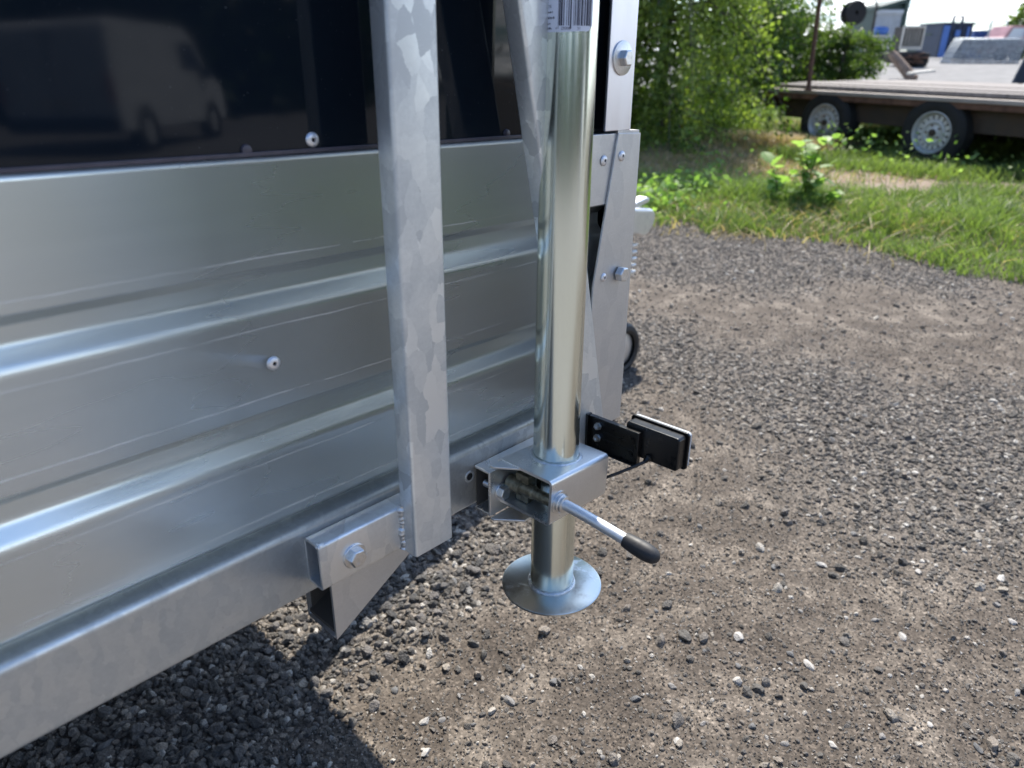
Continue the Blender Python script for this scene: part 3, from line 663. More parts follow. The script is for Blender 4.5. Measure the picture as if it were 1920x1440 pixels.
hs = MB().prism([(0.3210, -0.3725), (0.3210, -0.3385), (0.3235, -0.3365), (0.3850, -0.3365), (0.3875, -0.3390), (0.3875, -0.3725), (0.3850, -0.3745), (0.3235, -0.3745)], .5945, .6080, 'x').build('lamp_housing', M['plastic'], lamp, bev=.0016, seg=3)
MB().prism([(0.3180, -0.3745), (0.3180, -0.3365), (0.3210, -0.3340), (0.3875, -0.3340), (0.3905, -0.3370), (0.3905, -0.3745), (0.3875, -0.3770), (0.3210, -0.3770)], .6080, .6110, 'x').build('lamp_flange', M['plastic'], lamp, bev=.0008)
MB().prism([(0.3190, -0.3740), (0.3190, -0.3370), (0.3220, -0.3347), (0.3868, -0.3347), (0.3897, -0.3375), (0.3897, -0.3740), (0.3868, -0.3763), (0.3220, -0.3763)], .6110, .6165, 'x').build('lamp_lens', M['lens'], lamp, bev=.0018, seg=3)
MB().lathe((.5945, .3560, -.3700), (-1, 0, -.3), [(0, .0045), (.002, .0045), (.003, .0032), (.007, .0026)], 16).build('cable_gland', M['plastic'], lamp)
MB().path([(.5945, .3560, -.3700), (.588, .3570, -.3735), (.578, .3650, -.3790), (.569, .3760, -.3865), (.562, .3900, -.3960), (.560, .4050, -.4080), (.575, .43, -.4200), (.60, .47, -.425)], .0017, 10).build('cable', M['rubber'], lamp, smooth=60)

# ================================================================== PROP STAND
SB = Vector((.5158, .42, -.5262))
ps = bpy.data.objects.new('prop_stand', None); SC.collection.objects.link(ps)
ps.matrix_world = MT @ Matrix.Translation(SB); ps['base_off'] = list(SB)
tag(ps, 'upright zinc prop stand tube with round foot plate, held in the clamp', 'prop stand')
TR = .0240
MB().lathe(A0, AD, [(.0005, TR-.002), (.0005, TR), (1.25, TR), (1.25, TR-.003)], 64).build('tube', M['tube'], ps, smooth=50)
MB().lathe(A0, (0, 0, 1), [(.0, .0001), (.0, .0545), (.0008, .0562), (.0028, .0562), (.0034, .0550), (.0034, .02)], 96).build('foot_plate', M['disc'], ps, smooth=40)
wr_ = MB()
bead(wr_, [A0+Vector((math.cos(i/90*6.2832)*.0250, math.sin(i/90*6.2832)*.0250, .0042)) for i in range(91)], .0022, 10, 9)
wr_.build('foot_weld', M['weld'], ps, smooth=60)
# barcode label wrapped round the tube
nA = Vector((-(.5292), -(.4318), 0)).normalized(); tA = Vector((-nA.y, nA.x, 0)); tA = tA if tA.x > 0 else -tA
def wrap(th, z, rr): c = ax(z); return Vector((c.x, c.y, z))+(nA*math.cos(th)+tA*math.sin(th))*rr
def patch(mb, t0, t1, z0, z1, rr, n=None, fn=None):
    n = n or max(1, int(abs(t1-t0)/.1)+1); o = len(mb.v)
    for i in range(n+1):
        th = t0+(t1-t0)*i/n; za = z0 if fn is None else fn(i/n)
        mb.v += [wrap(th, za, rr), wrap(th, z1, rr)]
    for i in range(n): mb.f.append((o+2*i, o+2*i+2, o+2*i+3, o+2*i+1))
zb = .0392
lab = MB(); patch(lab, R(-95), R(49), zb, .16, TR+.0002, 48, lambda q: zb-.0006+.0008*math.sin(q*9)*.4+(.0045*max(0, q-.93)/.07)+.0006*q)
label = lab.build('label_sticker', M['white'], ps, smooth=60)
bars = MB(); th = R(-24.5)
pat = [(1, 1, 1), (3, 1, 0), (4, 2, 0), (2, 5, 0), (1, 3, 0), (2, 2, 0), (3, 4, 1), (1, 2, 0), (2, 2, 0), (1, 1, 0), (3, 1, 0), (2, 2, 0), (4, 1, 0), (1, 2, 0), (3, 2, 0), (5, 1, 0), (2, 1, 0), (3, 1, 0), (1, 1, 1)]
unit = R(70)/sum(a+b_ for a, b_, c_ in pat)
for w_, g_, long_ in pat:
    patch(bars, th, th+w_*unit, zb+(.0018 if long_ else .0043), .12, TR+.00035, 1); th += (w_+g_)*unit
bars.build('barcode', M['ink'], label, smooth=0)
def text_on_tube(body, size, th0, z0, slope=0.0, right=False):
    cu = bpy.data.curves.new('t', 'FONT'); cu.body = body; cu.size = size; ob = bpy.data.objects.new('t', cu); SC.collection.objects.link(ob)
    bpy.context.view_layer.update(); mm = ob.evaluated_get(bpy.context.evaluated_depsgraph_get()).to_mesh()
    vs = [v.co.copy() for v in mm.vertices]; fs = [tuple(p.vertices) for p in mm.polygons]; ob.to_mesh_clear(); bpy.data.objects.remove(ob)
    wmax = max(v.x for v in vs) if right else 0
    return [wrap(th0+(v.x-wmax)/TR, z0+v.y+slope*(v.x-wmax), TR+.00035) for v in vs], fs
tx = MB()
for body, size, th0, z0, rt in (('4', .0028, R(-30), zb+.0014, 0), ('23008', .0030, R(-18), zb+.0012, 0), ('51', .0030, R(14), zb+.0012, 0)):
    v_, f_ = text_on_tube(body, size, th0, z0, 0, rt); tx.add(v_, f_)
lines = [('PLATE', .0030, -41, .0178), ('AXLE SIZE IN', .0027, -37.5, .0138), ('INFO MATERIAL', .0027, -33, .0094), ('LTD', .0026, -43, .0052), ('PANELS', .0026, -39, .0016), ('IT', .0034, -47, .0235), ('BM', .0042, -44, .0300)]
for body, size, thd, dz in lines[:1]+lines[5:]:
    v_, f_ = text_on_tube(body, size, R(thd), zb+dz, .1, True); tx.add(v_, f_)
for body, size, thd, dz in lines[1:5]:      # lines too small to read
    q = R(thd); rg = random.Random(dz)
    while q > R(-92):
        w_ = R(rg.uniform(1.5, 3.5)); h_ = rg.uniform(.0009, .0017)
        patch(tx, q-w_, q, zb+dz, zb+dz+h_, TR+.00035, 1); q -= w_+R(rg.uniform(.8, 2.4))
tx.build('label_print', M['ink'], label, smooth=0)

# ================================================================== VEGETATION
def leafmat(name, c0, c1, trans=.5, rough=.5):
    m, t, b, c, o = nm(name)
    a = N(t, 'ShaderNodeAttribute', attribute_name='tone'); r = ramp(t, a, 'Fac', [(0, c0), (1, c1)]); L(t, r, 0, b, 'Base Color'); b.inputs['Roughness'].default_value = rough
    tl = N(t, 'ShaderNodeBsdfTranslucent'); k = N(t, 'ShaderNodeMix', data_type='RGBA', blend_type='MULTIPLY'); k.inputs[0].default_value = 1; k.inputs[7].default_value = (1.15, 1.30, .60, 1); L(t, r, 0, k, 6); L(t, k, 2, tl, 0)
    ms = N(t, 'ShaderNodeMixShader'); ms.inputs[0].default_value = trans; L(t, b, 0, ms, 1); L(t, tl, 0, ms, 2); L(t, ms, 0, o, 0); return m
M['birch_leaf'] = leafmat('birch_leaf', (.055, .10, .018), (.32, .39, .10), .55)
M['bush_leaf'] = leafmat('bush_leaf', (.04, .085, .02), (.14, .20, .045))
M['dark_leaf'] = leafmat('dark_leaf', (.018, .038, .018), (.05, .085, .03), .3)
M['weed_leaf'] = leafmat('weed_leaf', (.16, .28, .07), (.34, .46, .18), .55)
M['grass'] = leafmat('grass_blade', (.065, .115, .028), (.26, .33, .11), .5)
M['dry'] = leafmat('dry_grass', (.30, .21, .12), (.66, .50, .31), .4)
M['bark'] = simple('bark', (.05, .04, .03), (.14, .12, .10), .9, 0, 25, .9, .6, .01)
def np_mesh(name, co, faces, tone, mat, parent=None, kind=None):
    me = bpy.data.meshes.new(name); me.vertices.add(len(co)); me.vertices.foreach_set('co', co.astype(np.float32).ravel())
    k = faces.shape[1]; me.loops.add(faces.size); me.loops.foreach_set('vertex_index', faces.ravel().astype(np.int32))
    me.polygons.add(len(faces)); me.polygons.foreach_set('loop_start', (np.arange(len(faces))*k).astype(np.int32)); me.update(calc_edges=True)
    a = me.attributes.new('tone', 'FLOAT', 'POINT'); a.data.foreach_set('value', tone.astype(np.float32)); me.materials.append(mat)
    o = bpy.data.objects.new(name, me); SC.collection.objects.link(o)
    if parent: o.parent = parent
    if kind: o['kind'] = kind
    return o
def leaves(P, size, droop=.5, tone=None, aspect=.6):
    """a folded rhombus leaf (4 verts, 2 tris as one quad) at every point"""
    n = len(P); a = RNG.uniform(0, 6.28, n); e = RNG.normal(-droop, .5, n)
    d = np.stack([np.cos(a)*np.cos(e), np.sin(a)*np.cos(e), np.sin(e)], -1); rr = RNG.normal(0, 1, (n, 3)); s = np.cross(d, rr); s /= np.linalg.norm(s, axis=1)[:, None]+1e-9
    sz = size*RNG.uniform(.45, 1.55, n)[:, None]
    co = np.stack([P, P+d*sz*.45+s*sz*aspect*.5, P+d*sz, P+d*sz*.45-s*sz*aspect*.5], 1).reshape(-1, 3)
    f = np.arange(n*4).reshape(n, 4); t = np.repeat(RNG.uniform(0, 1, n) if tone is None else np.clip(tone+RNG.normal(0, .18, n), 0, 1), 4)
    return co, f, t
def blades(x, y, h, wdt, tone, lean=.5):
    n = len(x); z = height(x, y); a = RNG.uniform(0, 6.28, n); b_ = RNG.uniform(0, 6.28, n); ln = np.abs(RNG.normal(lean, .3, n))*h
    base = np.stack([x, y, z-.005], -1); s = np.stack([np.cos(b_), np.sin(b_), 0*b_], -1)*wdt[:, None]*.5
    out = []
    for q, w in ((0, 1), (.4, .9), (.75, .6), (1, .05)):
        c = base+np.stack([np.cos(a)*ln*q*q, np.sin(a)*ln*q*q, h*(q-.22*q*q*lean)], -1); out += [c-s*w, c+s*w]
    co = np.stack(out, 1).reshape(-1, 3); o = (np.arange(n)*8)[:, None]
    f = np.concatenate([o+np.array([[0, 1, 3, 2]]), o+np.array([[2, 3, 5, 4]]), o+np.array([[4, 5, 7, 6]])], 0)
    return co, f, np.repeat(tone, 8)
# grass verge
n = 300000; x = RNG.uniform(-1.0, 7.5, n); y = 2.2+RNG.uniform(0, 1, n)**1.4*9.5
kp = (RNG.uniform(0, 1, n) < grass_mask(x, y)*np.clip(.55+1.1*(fbm(x, y, 4, 3, 33)-.25), .2, 1)) & (x < 1.0*y+.9) & (x > -.1*y+.0)
x, y = x[kp], y[kp]
clump = fbm(x, y, 3.2, 3, 44)
h = (.035+.13*clump**1.5*RNG.uniform(.4, 1.25, len(x)))*(1+.45*sstep(.2, 1.2, y-verge_y(x)))*np.where(y > 7.2, 1.5, 1)
tn = np.clip(.25+.9*(fbm(x, y, 1.7, 3, 55)-.2)+RNG.normal(0, .15, len(x)), 0, 1)
co_, f_, t_ = blades(x, y, h, RNG.uniform(.0025, .006, len(x))*(1+.12*y), tn, .65)
tag(np_mesh('grass', co_, f_, t_, M['grass']), 'bright green grass verge along the edge of the gravel', kind='stuff')
# dry straw
xs, ys, hs_ = [], [], []
for (px, py, sx, sy, nn, hh) in ((1465, 292, .26, .20, 9000, .18), (1440, 275, .3, .2, 1800, .13), (1330, 285, .35, .3, 1200, .09), (1560, 262, .30, .22, 2000, .27), (1340, 325, .5, .3, 1500, .05), (1660, 300, .25, .15, 500, .08), (1480, 432, .28, .08, 900, .03), (1270, 350, .3, .4, 900, .05), (1250, 312, .45, .45, 5200, .05), (1400, 322, .45, .35, 5200, .05), (1480, 300, .4, .3, 3200, .06), (1340, 345, .4, .2, 2000, .04), (1700, 345, 1.0, .15, 1200, .04), (1600, 420, .6, .25, 420, .12), (1800, 440, .5, .3, 400, .13), (1350, 400, .4, .2, 300, .1)):
    p = gnd(px, py); xs.append(RNG.normal(p.x, sx, nn)); ys.append(RNG.normal(p.y, sy, nn)); hs_.append(hh*RNG.uniform(.4, 1.2, nn))
x = np.concatenate(xs); y = np.concatenate(ys); h = np.concatenate(hs_)
co_, f_, t_ = blades(x, y, h, RNG.uniform(.004, .008, len(x)), RNG.uniform(0, 1, len(x)), 1.3)
tag(np_mesh('dry_grass', co_, f_, t_, M['dry']), 'straw coloured dead grass heaped beside the trodden soil', kind='stuff')
# low weeds spread in the verge
wx, wy = [], []
for (px, py, s_, nn) in ((1230, 395, .12, 260), (1290, 375, .15, 200), (1600, 300, .2, 260), (1360, 330, .2, 60), (1750, 330, .4, 200), (1890, 262, .15, 400), (1640, 262, .25, 420), (1560, 235, .25, 380)):
    p = gnd(px, py); wx.append(RNG.normal(p.x, s_, nn)); wy.append(RNG.normal(p.y, s_, nn))
x = np.concatenate(wx); y = np.concatenate(wy); P = np.stack([x, y, height(x, y)+RNG.uniform(.01, .16, len(x))*(1+.8*(y > 6))], -1)
co_, f_, t_ = leaves(P, .045, .1); tag(np_mesh('low_weeds', co_, f_, t_, M['weed_leaf']), 'low leafy weeds scattered through the verge grass', kind='stuff')

def broad_weed(px, py, H, nst, seed, label, big=.07):
    rg = random.Random(seed); p = gnd(px, py); p.z = float(height(np.array([p.x]), np.array([p.y]))[0])
    root = empty('broadleaf_weed', p, label=label, cat='plant')
    sm = MB(); mats = M['weed_leaf']; k = 0
    for s in range(nst):
        a = rg.uniform(0, 6.28); ln = rg.uniform(.05, .62)*H; hh = H*rg.uniform(.55, 1.05)
        pts = [Vector((math.cos(a)*ln*q*q, math.sin(a)*ln*q*q, hh*q)) for q in (0, .3, .6, .85, 1)]
        sm.path(pts, [.0045, .004, .003, .0022, .001], 5)
        for q in (.12, .3, .45, .6, .72, .84, .93, 1):
            if k > 90: break
            i = min(3, int(q*4)); 
            if rg.random() < .3: continue
            c = Vector((math.cos(a)*ln*q*q, math.sin(a)*ln*q*q, hh*q))+Vector((rg.uniform(-.025, .025), rg.uniform(-.025, .025), rg.uniform(-.01, .02))); la = rg.uniform(0, 6.28); el = rg.uniform(-.7, 1.1)
            L_ = big*rg.uniform(.45, 1.25)*(1.25-.55*q); dd = Vector((math.cos(la)*math.cos(el), math.sin(la)*math.cos(el), math.sin(el))); sd = dd.cross(Vector((0, 0, 1))).normalized(); up = sd.cross(dd)
            lf = MB(); out = [(0, 0), (.12, .10), (.25, .36), (.38, .28), (.5, .46), (.63, .30), (.78, .34), (1.0, 0)]
            vs = [c+dd*(L_*u)+up*(-.18*L_*u*u) for u, w in out]; vl = [c+dd*(L_*u)+sd*(L_*w)+up*(.10*L_*w-.18*L_*u*u) for u, w in out]; vr = [c+dd*(L_*u)-sd*(L_*w)+up*(.10*L_*w-.18*L_*u*u) for u, w in out]
            nn = len(out); fs = []
            for j in range(nn-1): fs += [(j, j+1, nn+j+1, nn+j), (j+1, j, 2*nn+j, 2*nn+j+1)]
            lf.add(vs+vl+vr, fs); ob = lf.build('leaf', mats, root, smooth=0); at_ = ob.data.attributes.new('tone', 'FLOAT', 'POINT'); tv = rg.uniform(.2, 1)
            at_.data.foreach_set('value', [tv]*(3*nn)); k += 1
    st_ = sm.build('stem', M['bush_leaf'], root)
    return root
broad_weed(1506, 392, .42, 13, 3, 'tall lobed-leaf weed standing in the verge in front of the bare soil', .115)
broad_weed(1455, 388, .25, 4, 5, 'squat weed with broad dark leaves left of the tall lobed weed', .16)
broad_weed(1555, 402, .13, 4, 8, 'small bright weed tucked in grass right of the tall lobed weed', .08)
broad_weed(1285, 302, .18, 4, 9, 'little weed on the shaded soil under the drooping birch', .08)
broad_weed(1600, 270, .24, 5, 10, 'leggy weed in front of the far wheel of the flatbed trailer', .08)

def tree(name, base, H, rad, nbr, nlv, size, mat, label, droopy=.5, z0=.1, seed=1, cat='tree', toneb=.5, flat=1.0):
    rg = np.random.default_rng(seed); root = empty(name, base, label=label, cat=cat)
    tk = MB(); tk.path([Vector((0, 0, -.1)), Vector((.03, .02, H*.3)), Vector((-.04, .05, H*.6)), Vector((.02, 0, H*.92))], [rad*.05, rad*.04, rad*.028, rad*.008], 8); tk.build('trunk', M['bark'], root, smooth=60)
    P = []; T = []; br = MB()
    for i in range(nbr):
        a = rg.uniform(0, 6.28); zs = H*rg.uniform(.05, .95); el = rg.uniform(.1, .8); ln = rad*rg.uniform(.55, 1.08)*(1-.55*(zs/H)**2)
        q = np.linspace(0, 1, 10); dr = droopy*ln*rg.uniform(.8, 2.2)
        pts = np.stack([np.cos(a)*ln*q, np.sin(a)*ln*q*flat, zs+el*ln*q*.6-dr*q**2.4], -1); pts[:, 2] = np.maximum(pts[:, 2], z0*rg.uniform(.3, 1.6))
        if i < nbr*.5: br.path([Vector(p) for p in pts[::3]], [.02*rad*.6, .012*rad*.6, .008*rad*.5, .003], 5)
        m_ = nlv//nbr; qq = rg.uniform(.05, 1, m_)**.75; idx_ = np.clip((qq*9).astype(int), 0, 8); fr = qq*9-idx_
        c = pts[idx_]*(1-fr[:, None])+pts[idx_+1]*fr[:, None]; c = c+rg.normal(0, .036*rad, (m_, 3))*np.array([1, 1, 1.2])
        # hanging twigs
        tw = rg.random(m_) < .5*droopy*2; c[tw, 2] -= np.abs(rg.normal(0, .16*rad, tw.sum())); c[:, 2] = np.maximum(c[:, 2], .03)
        P.append(c); T.append(np.full(m_, toneb+rg.normal(0, .34)))
    br.build('branch', M['bark'], root, smooth=60)
    co_, f_, t_ = leaves(np.concatenate(P), size, .6, np.concatenate(T)); np_mesh('foliage', co_, f_, t_, M[mat], root, 'stuff'); return root
p = gnd(1265, 262)
tree('drooping_birch', (1.55, 8.15, 0), 4.2, 1.5, 240, 64000, .046, 'birch_leaf', 'drooping birch with yellow green leaves, reaching down to the soil behind the trailer', .62, .12, 4, toneb=.6)
tree('drooping_birch', (.55, 8.8, 0), 4.6, 1.5, 200, 52000, .042, 'birch_leaf', 'shaded dark birch directly behind the trailer corner', .6, .1, 5, toneb=.3)
tree('shrub', (2.35, 8.9, 0), 2.0, .62, 70, 9000, .040, 'birch_leaf', 'leafy birch sapling brushing the left end of the flatbed deck', .4, .38, 6, cat='shrub', toneb=.75)
a_ = at(1420, 40, 13.0); tree('shrub', (a_.x, 13.0, .0), 2.9, 1.6, 90, 20000, .05, 'bush_leaf', 'tall bush behind the flatbed, left of the rusty pole', .25, .2, 7, cat='shrub')
a_ = at(1590, 90, 12.5); tree('shrub', (a_.x, 12.5, .0), 1.32, .95, 80, 16000, .045, 'bush_leaf', 'rounded bush behind the flatbed, right of the rusty pole', .15, .2, 8, cat='shrub', toneb=.7)
a_ = at(1500, 90, 12.8); tree('shrub', (a_.x, 13.4, .0), 1.5, 1.1, 80, 14000, .045, 'bush_leaf', 'brownish green bush straight behind the rusty pole', .15, .2, 9, cat='shrub', toneb=.4)
a_ = at(1925, 35, 40); tree('tree', (a_.x+.5, 40, .5), 2.9, 1.7, 60, 5000, .2, 'bush_leaf', 'round tree at the far right of the yard beyond the red vehicle', .2, .6, 10)
a_ = at(1540, 20, 17); tree('tree', (a_.x-1.2, 17, .1), 3.2, 1.7, 80, 12000, .07, 'bush_leaf', 'loose green tree over the scrap behind the rusty pole', .25, .4, 12, toneb=.35)
# the wood round the yard, beside and behind the camera; it shows in the black panel
P = []; T = []
for i in range(64):
    az = R(-175+i*3.4); d_ = 34+5*math.sin(i*1.7); 
    if not (math.cos(az) > .18 or math.sin(az) < -.1): pass
    c = np.array([math.cos(az)*d_, math.sin(az)*d_]); hh = 6.0+1.8*math.sin(i*2.3)+1.4*math.sin(i*.7)
    if -8 < math.degrees(az) < 90: continue
    m_ = 1500; q = RNG.normal(0, 1, (m_, 3))*np.array([2.2, 2.2, hh*.28])+np.array([c[0], c[1], hh*.45]); q[:, 2] = np.clip(q[:, 2], .1, hh+1); P.append(q); T.append(np.full(m_, RNG.uniform(.1, .8)))
co_, f_, t_ = leaves(np.concatenate(P), .62, .2, np.concatenate(T), .9)
tag(np_mesh('woodland', co_, f_, t_, M['dark_leaf'], kind='stuff'), 'dark wood round the yard, mirrored in the black panel')

# ================================================================== FLATBED TRAILER
M['deckwood'] = simple('weathered_deck_boards', (.15, .13, .115), (.29, .255, .23), .75, 0, 8, .85, .4, .004, 5, stretch=(.2, 3, 1))
M['rust'] = simple('rusty_steel', (.075, .035, .022), (.16, .085, .055), .8, 0, 14, .9, .5, .003)
M['chassis'] = simple('old_brown_chassis_paint', (.025, .018, .013), (.06, .038, .024), .65, 0, 6, .8, .3, .003, 6)
M['edge'] = simple('scuffed_edge_rail', (.24, .21, .19), (.38, .34, .31), .5, .3, 5, .7, .2, .002, 5, stretch=(.2, 1, 1))
M['rimpaint'] = simple('silver_wheel_paint', (.42, .42, .42), (.58, .58, .57), .4, .3, 18, .55)
M['tyre'] = simple('dusty_tyre', (.010, .010, .011), (.022, .021, .020), .8, 0, 12, .9, .2, .002)
FO = Vector((3.10, 7.15, 0)); fd = Vector((-.5, .866, 0)); fn_ = Vector((.866, .5, 0))
fb = empty('flatbed_trailer', FO, label='old flatbed trailer with weathered plank deck and silver wheels in the grass', cat='trailer')
FM = Matrix(((fd.x, fn_.x, 0, 0), (fd.y, fn_.y, 0, 0), (0, 0, 1, 0), (0, 0, 0, 1)))   # local x along the deck, y across, z up
def fpart(mb, name, mat, parent=fb, **k):
    mb.v = [FM @ v for v in mb.v]; return mb.build(name, M[mat], parent, **k)
e0 = (Vector((3.89, 5.83, 0))-FO).dot(fn_)      # near edge of the deck across
xa, xb = -5.2, .98
zt = .600
fpart(MB().box(xa, xb, e0, e0+.10, zt-.035, zt), 'edge_rail', 'edge', bev=.004)
fpart(MB().box(xa, xb, e0+.012, e0+.06, zt-.085, zt-.037), 'edge_lip', 'rust', bev=.003)
nb = 9; bw = 2.05/nb
for i in range(nb):
    dz = random.uniform(-.006, .006); y0 = e0+.112+i*bw
    fpart(MB().box(xa+random.uniform(0, .05), xb-random.uniform(0, .05), y0, y0+bw-.012, zt+.012+dz, zt+.045+dz), 'plank', 'deckwood', bev=.003)
fpart(MB().box(xa, xb, e0+2.18, e0+2.26, zt-.03, zt+.01), 'edge_rail', 'edge', bev=.004)
fpart(MB().box(xa, xb-.1, e0+.13, e0+.18, .33, .562), 'side_member', 'chassis', bev=.004)
fpart(MB().box(xa, xb-.1, e0+1.95, e0+2.0, .33, .562), 'side_member', 'chassis', bev=.004)
fpart(MB().box(xa, xb-.1, e0+2.03, e0+2.05, -.05, .56), 'under_deck_shade', 'chassis', bev=.004)  # added dark sheet, makes the space under the deck read as black shade
for i in range(9): fpart(MB().box(xa+.3+i*.68, xa+.36+i*.68, e0+.19, e0+1.94, .45, .562), 'cross_member', 'chassis')
fpart(MB().box(xb-.06, xb, e0+.02, e0+2.2, .42, .56), 'end_beam', 'chassis')
def fwheel(wx):
    mb = MB(); yc = e0+.02; R_ = .285
    mb.lathe((wx, yc, R_+.03), (0, 1, 0), [(.0, .165), (-.012, .18), (-.018, .22), (-.01, .262), (.012, .283), (.09, .285), (.15, .28), (.17, .25), (.17, .17)], 48)
    ty = fpart(mb, 'tyre', 'tyre', smooth=40)
    mb = MB(); c = (wx, yc, R_+.03)
    mb.lathe(c, (0, 1, 0), [(.02, .148), (-.006, .168), (-.010, .172), (-.012, .166), (-.004, .158), (.012, .152), (.030, .145), (.034, .135)], 48)
    mb.lathe(c, (0, 1, 0), [(.026, .104), (.016, .100), (.012, .085), (.022, .070), (.020, .050), (.010, .034), (.010, .030)], 48)
    for i in range(16):
        a = i/16*6.283; mb.box(.100, .138, .022, .030, -.0175, .0175, Matrix.Translation(c) @ Matrix.Rotation(a, 4, 'Y'))
    fpart(mb, 'rim', 'rimpaint', smooth=40)
    fpart(MB().lathe(c, (0, 1, 0), [(-.012, .0001), (-.010, .018), (.0, .028), (.03, .030)], 20), 'hub_cap', 'chassis')
    for i in range(5):
        a = i/5*6.283; fpart(MB().cyl((c[0]+.06*math.cos(a), c[1]+.004, c[2]+.06*math.sin(a)), (c[0]+.06*math.cos(a), c[1]+.03, c[2]+.06*math.sin(a)), .008, 6), 'wheel_nut', 'rust')
    fpart(MB().lathe((wx, yc, R_+.03), (0, 1, 0), [(.06, .001), (.06, .15)], 24), 'brake_drum', 'tyre')
    fpart(MB().cyl((wx, yc+.05, R_+.03), (wx, e0+2.1, R_+.03), .03), 'axle', 'chassis')
wA = (Vector((3.55, 6.41, 0))-FO).dot(fd); wB = (Vector((3.0, 7.35, 0))-FO).dot(fd)
fwheel(wA); fwheel(wB)
# rusty pole standing in the deck edge
pb = at(1517, 158, 7.45); pb.z = zt+.0
pt = at(1545, -60, 7.55)
pl = empty('rusty_pole', pb, label='thin rusty pole leaning upright at the edge of the flatbed deck', cat='pole')
dv = pt-pb
mb = MB(); mb.cyl((0, 0, 0), dv*1.15, .021, 14); mb.cyl(Vector((0, 0, 0)), Vector((0, 0, .012)), .035, 14); mb.build('shaft', M['rust'], pl, smooth=40)

# ================================================================== FAR YARD
def pm(name, c, rough=.6, metal=0, s=3): return simple(name, tuple(v*.85 for v in c), tuple(min(1, v*1.15) for v in c), rough, metal, s)
M['shutter'] = pm('pale_grey_shutter', (.42, .45, .48), .5); M['dkgreen'] = pm('dark_green_paint', (.03, .06, .05)); M['blue'] = pm('blue_paint', (.05, .14, .42), .45)
M['navy'] = pm('dark_blue_paint', (.02, .035, .07)); M['redpaint'] = pm('faded_red_paint', (.42, .22, .22), .4); M['glass'] = simple('vehicle_glass', (.55, .6, .65), rough=.1)
M['scrap'] = simple('oily_scrap', (.02, .02, .022), (.09, .075, .06), .7, .2, 6); M['log'] = simple('dead_timber', (.16, .11, .08), (.30, .22, .17), .9, 0, 10, .9, .6, .02)
M['pale'] = pm('bleached_timber', (.55, .52, .46)); M['wpaint'] = pm('white_vehicle_paint', (.78, .79, .80), .25)
M['zinc'] = simple('far_zinc', (.18, .20, .22), (.50, .54, .57), .5, .4, 9, .5)
def far(px, py, Y): return at(px, py, Y)
def span(px0, px1, Y): return far(px0, 100, Y).x, far(px1, 100, Y).x
GZF = .5
def root_at(name, x, y, z, **k): return empty(name, (x, y, z), **k)
# grey box body with roller shutter
Y = 34; x0, x1 = span(1627, 1684, Y); zt_ = far(1650, -2, Y).z
bx = root_at('storage_box', (x0+x1)/2, Y, GZF, label='grey box body with a roller shutter rising above the bushes', cat='storage box')
w = (x1-x0); h = zt_-GZF
MB().box(-w/2, w/2-.16, .0, 2.6, .35, h-.25).build('body', M['dkgreen'], bx, bev=.02)
MB().prism([(-w/2-.05, h-.32), (w/2, h+.05), (w/2, h-.12), (-w/2-.05, h-.45)], -.15, 2.7).build('roof', M['dkgreen'], bx)
MB().box(w/2-.155, w/2, -.12, 2.6, .4, h-.05).build('side_wall', M['dkgreen'], bx)
for i in range(11):
    zz_ = .70+i*(h-1.25)/11; MB().box(-w/2+.06, w/2-.17, -.05+.01*(i % 2), -.005, zz_, zz_+(h-1.25)/11-.01).build('shutter_slat', M['shutter'], bx, bev=.008)
MB().box(-w/2+.03, w/2-.17, -.12, -.005, h-.56, h-.40).build('shutter_housing', M['shutter'], bx, bev=.02)
MB().box(-w/2+.05, w/2-.17, -.14, -.01, .50, .68).build('sill', M['pale'], bx)
MB().box(-w/2, w/2-.1, -.1, 2.5, 0, .34).build('base', M['scrap'], bx)
bp_ = far(1641, 66, Y); br_ = root_at('blue_barrel', bp_.x, Y-.45, bp_.z, label='blue barrel lying in front of the roller shutter', cat='barrel')
mb = MB(); mb.lathe((-.26, 0, .15), (1, 0, 0), [(0, .001), (0, .14), (.02, .16), (.15, .155), (.17, .165), (.36, .165), (.38, .155), (.5, .16), (.52, .14), (.52, .001)], 20); mb.build('drum', M['blue'], br_, smooth=50)
MB().box(-.35, .35, -.2, .35, -.06, -.005).build('ledge', M['pale'], br_)
# slatted cage
Y = 24; p0 = far(1687, 92, Y); p1 = far(1738, 47, Y)
cg = root_at('metal_cage', (p0.x+p1.x)/2, Y, p0.z-.02, label='white framed cage with dark upright slots beyond the bush', cat='cage')
w = p1.x-p0.x; h = p1.z-p0.z; fr = MB()
for a in (MB.box,):
    fr.box(-w/2, w/2, 0, .06, h-.05, h); fr.box(-w/2, w/2, 0, .06, 0, .09); fr.box(-w/2, -w/2+.05, 0, .06, .09, h-.05); fr.box(w/2-.05, w/2, 0, .06, .09, h-.05)
fr.build('frame', M['pale'], cg, bev=.006)
for i in range(5): MB().box(-w/2+.05+(i+1)*(w-.1)/6-.009, -w/2+.05+(i+1)*(w-.1)/6+.009, .01, .05, .092, h-.052).build('bar', M['pale'], cg)
MB().box(-w/2+.02, w/2-.02, .09, .6, .02, h-.02).build('crate_body', M['scrap'], cg)
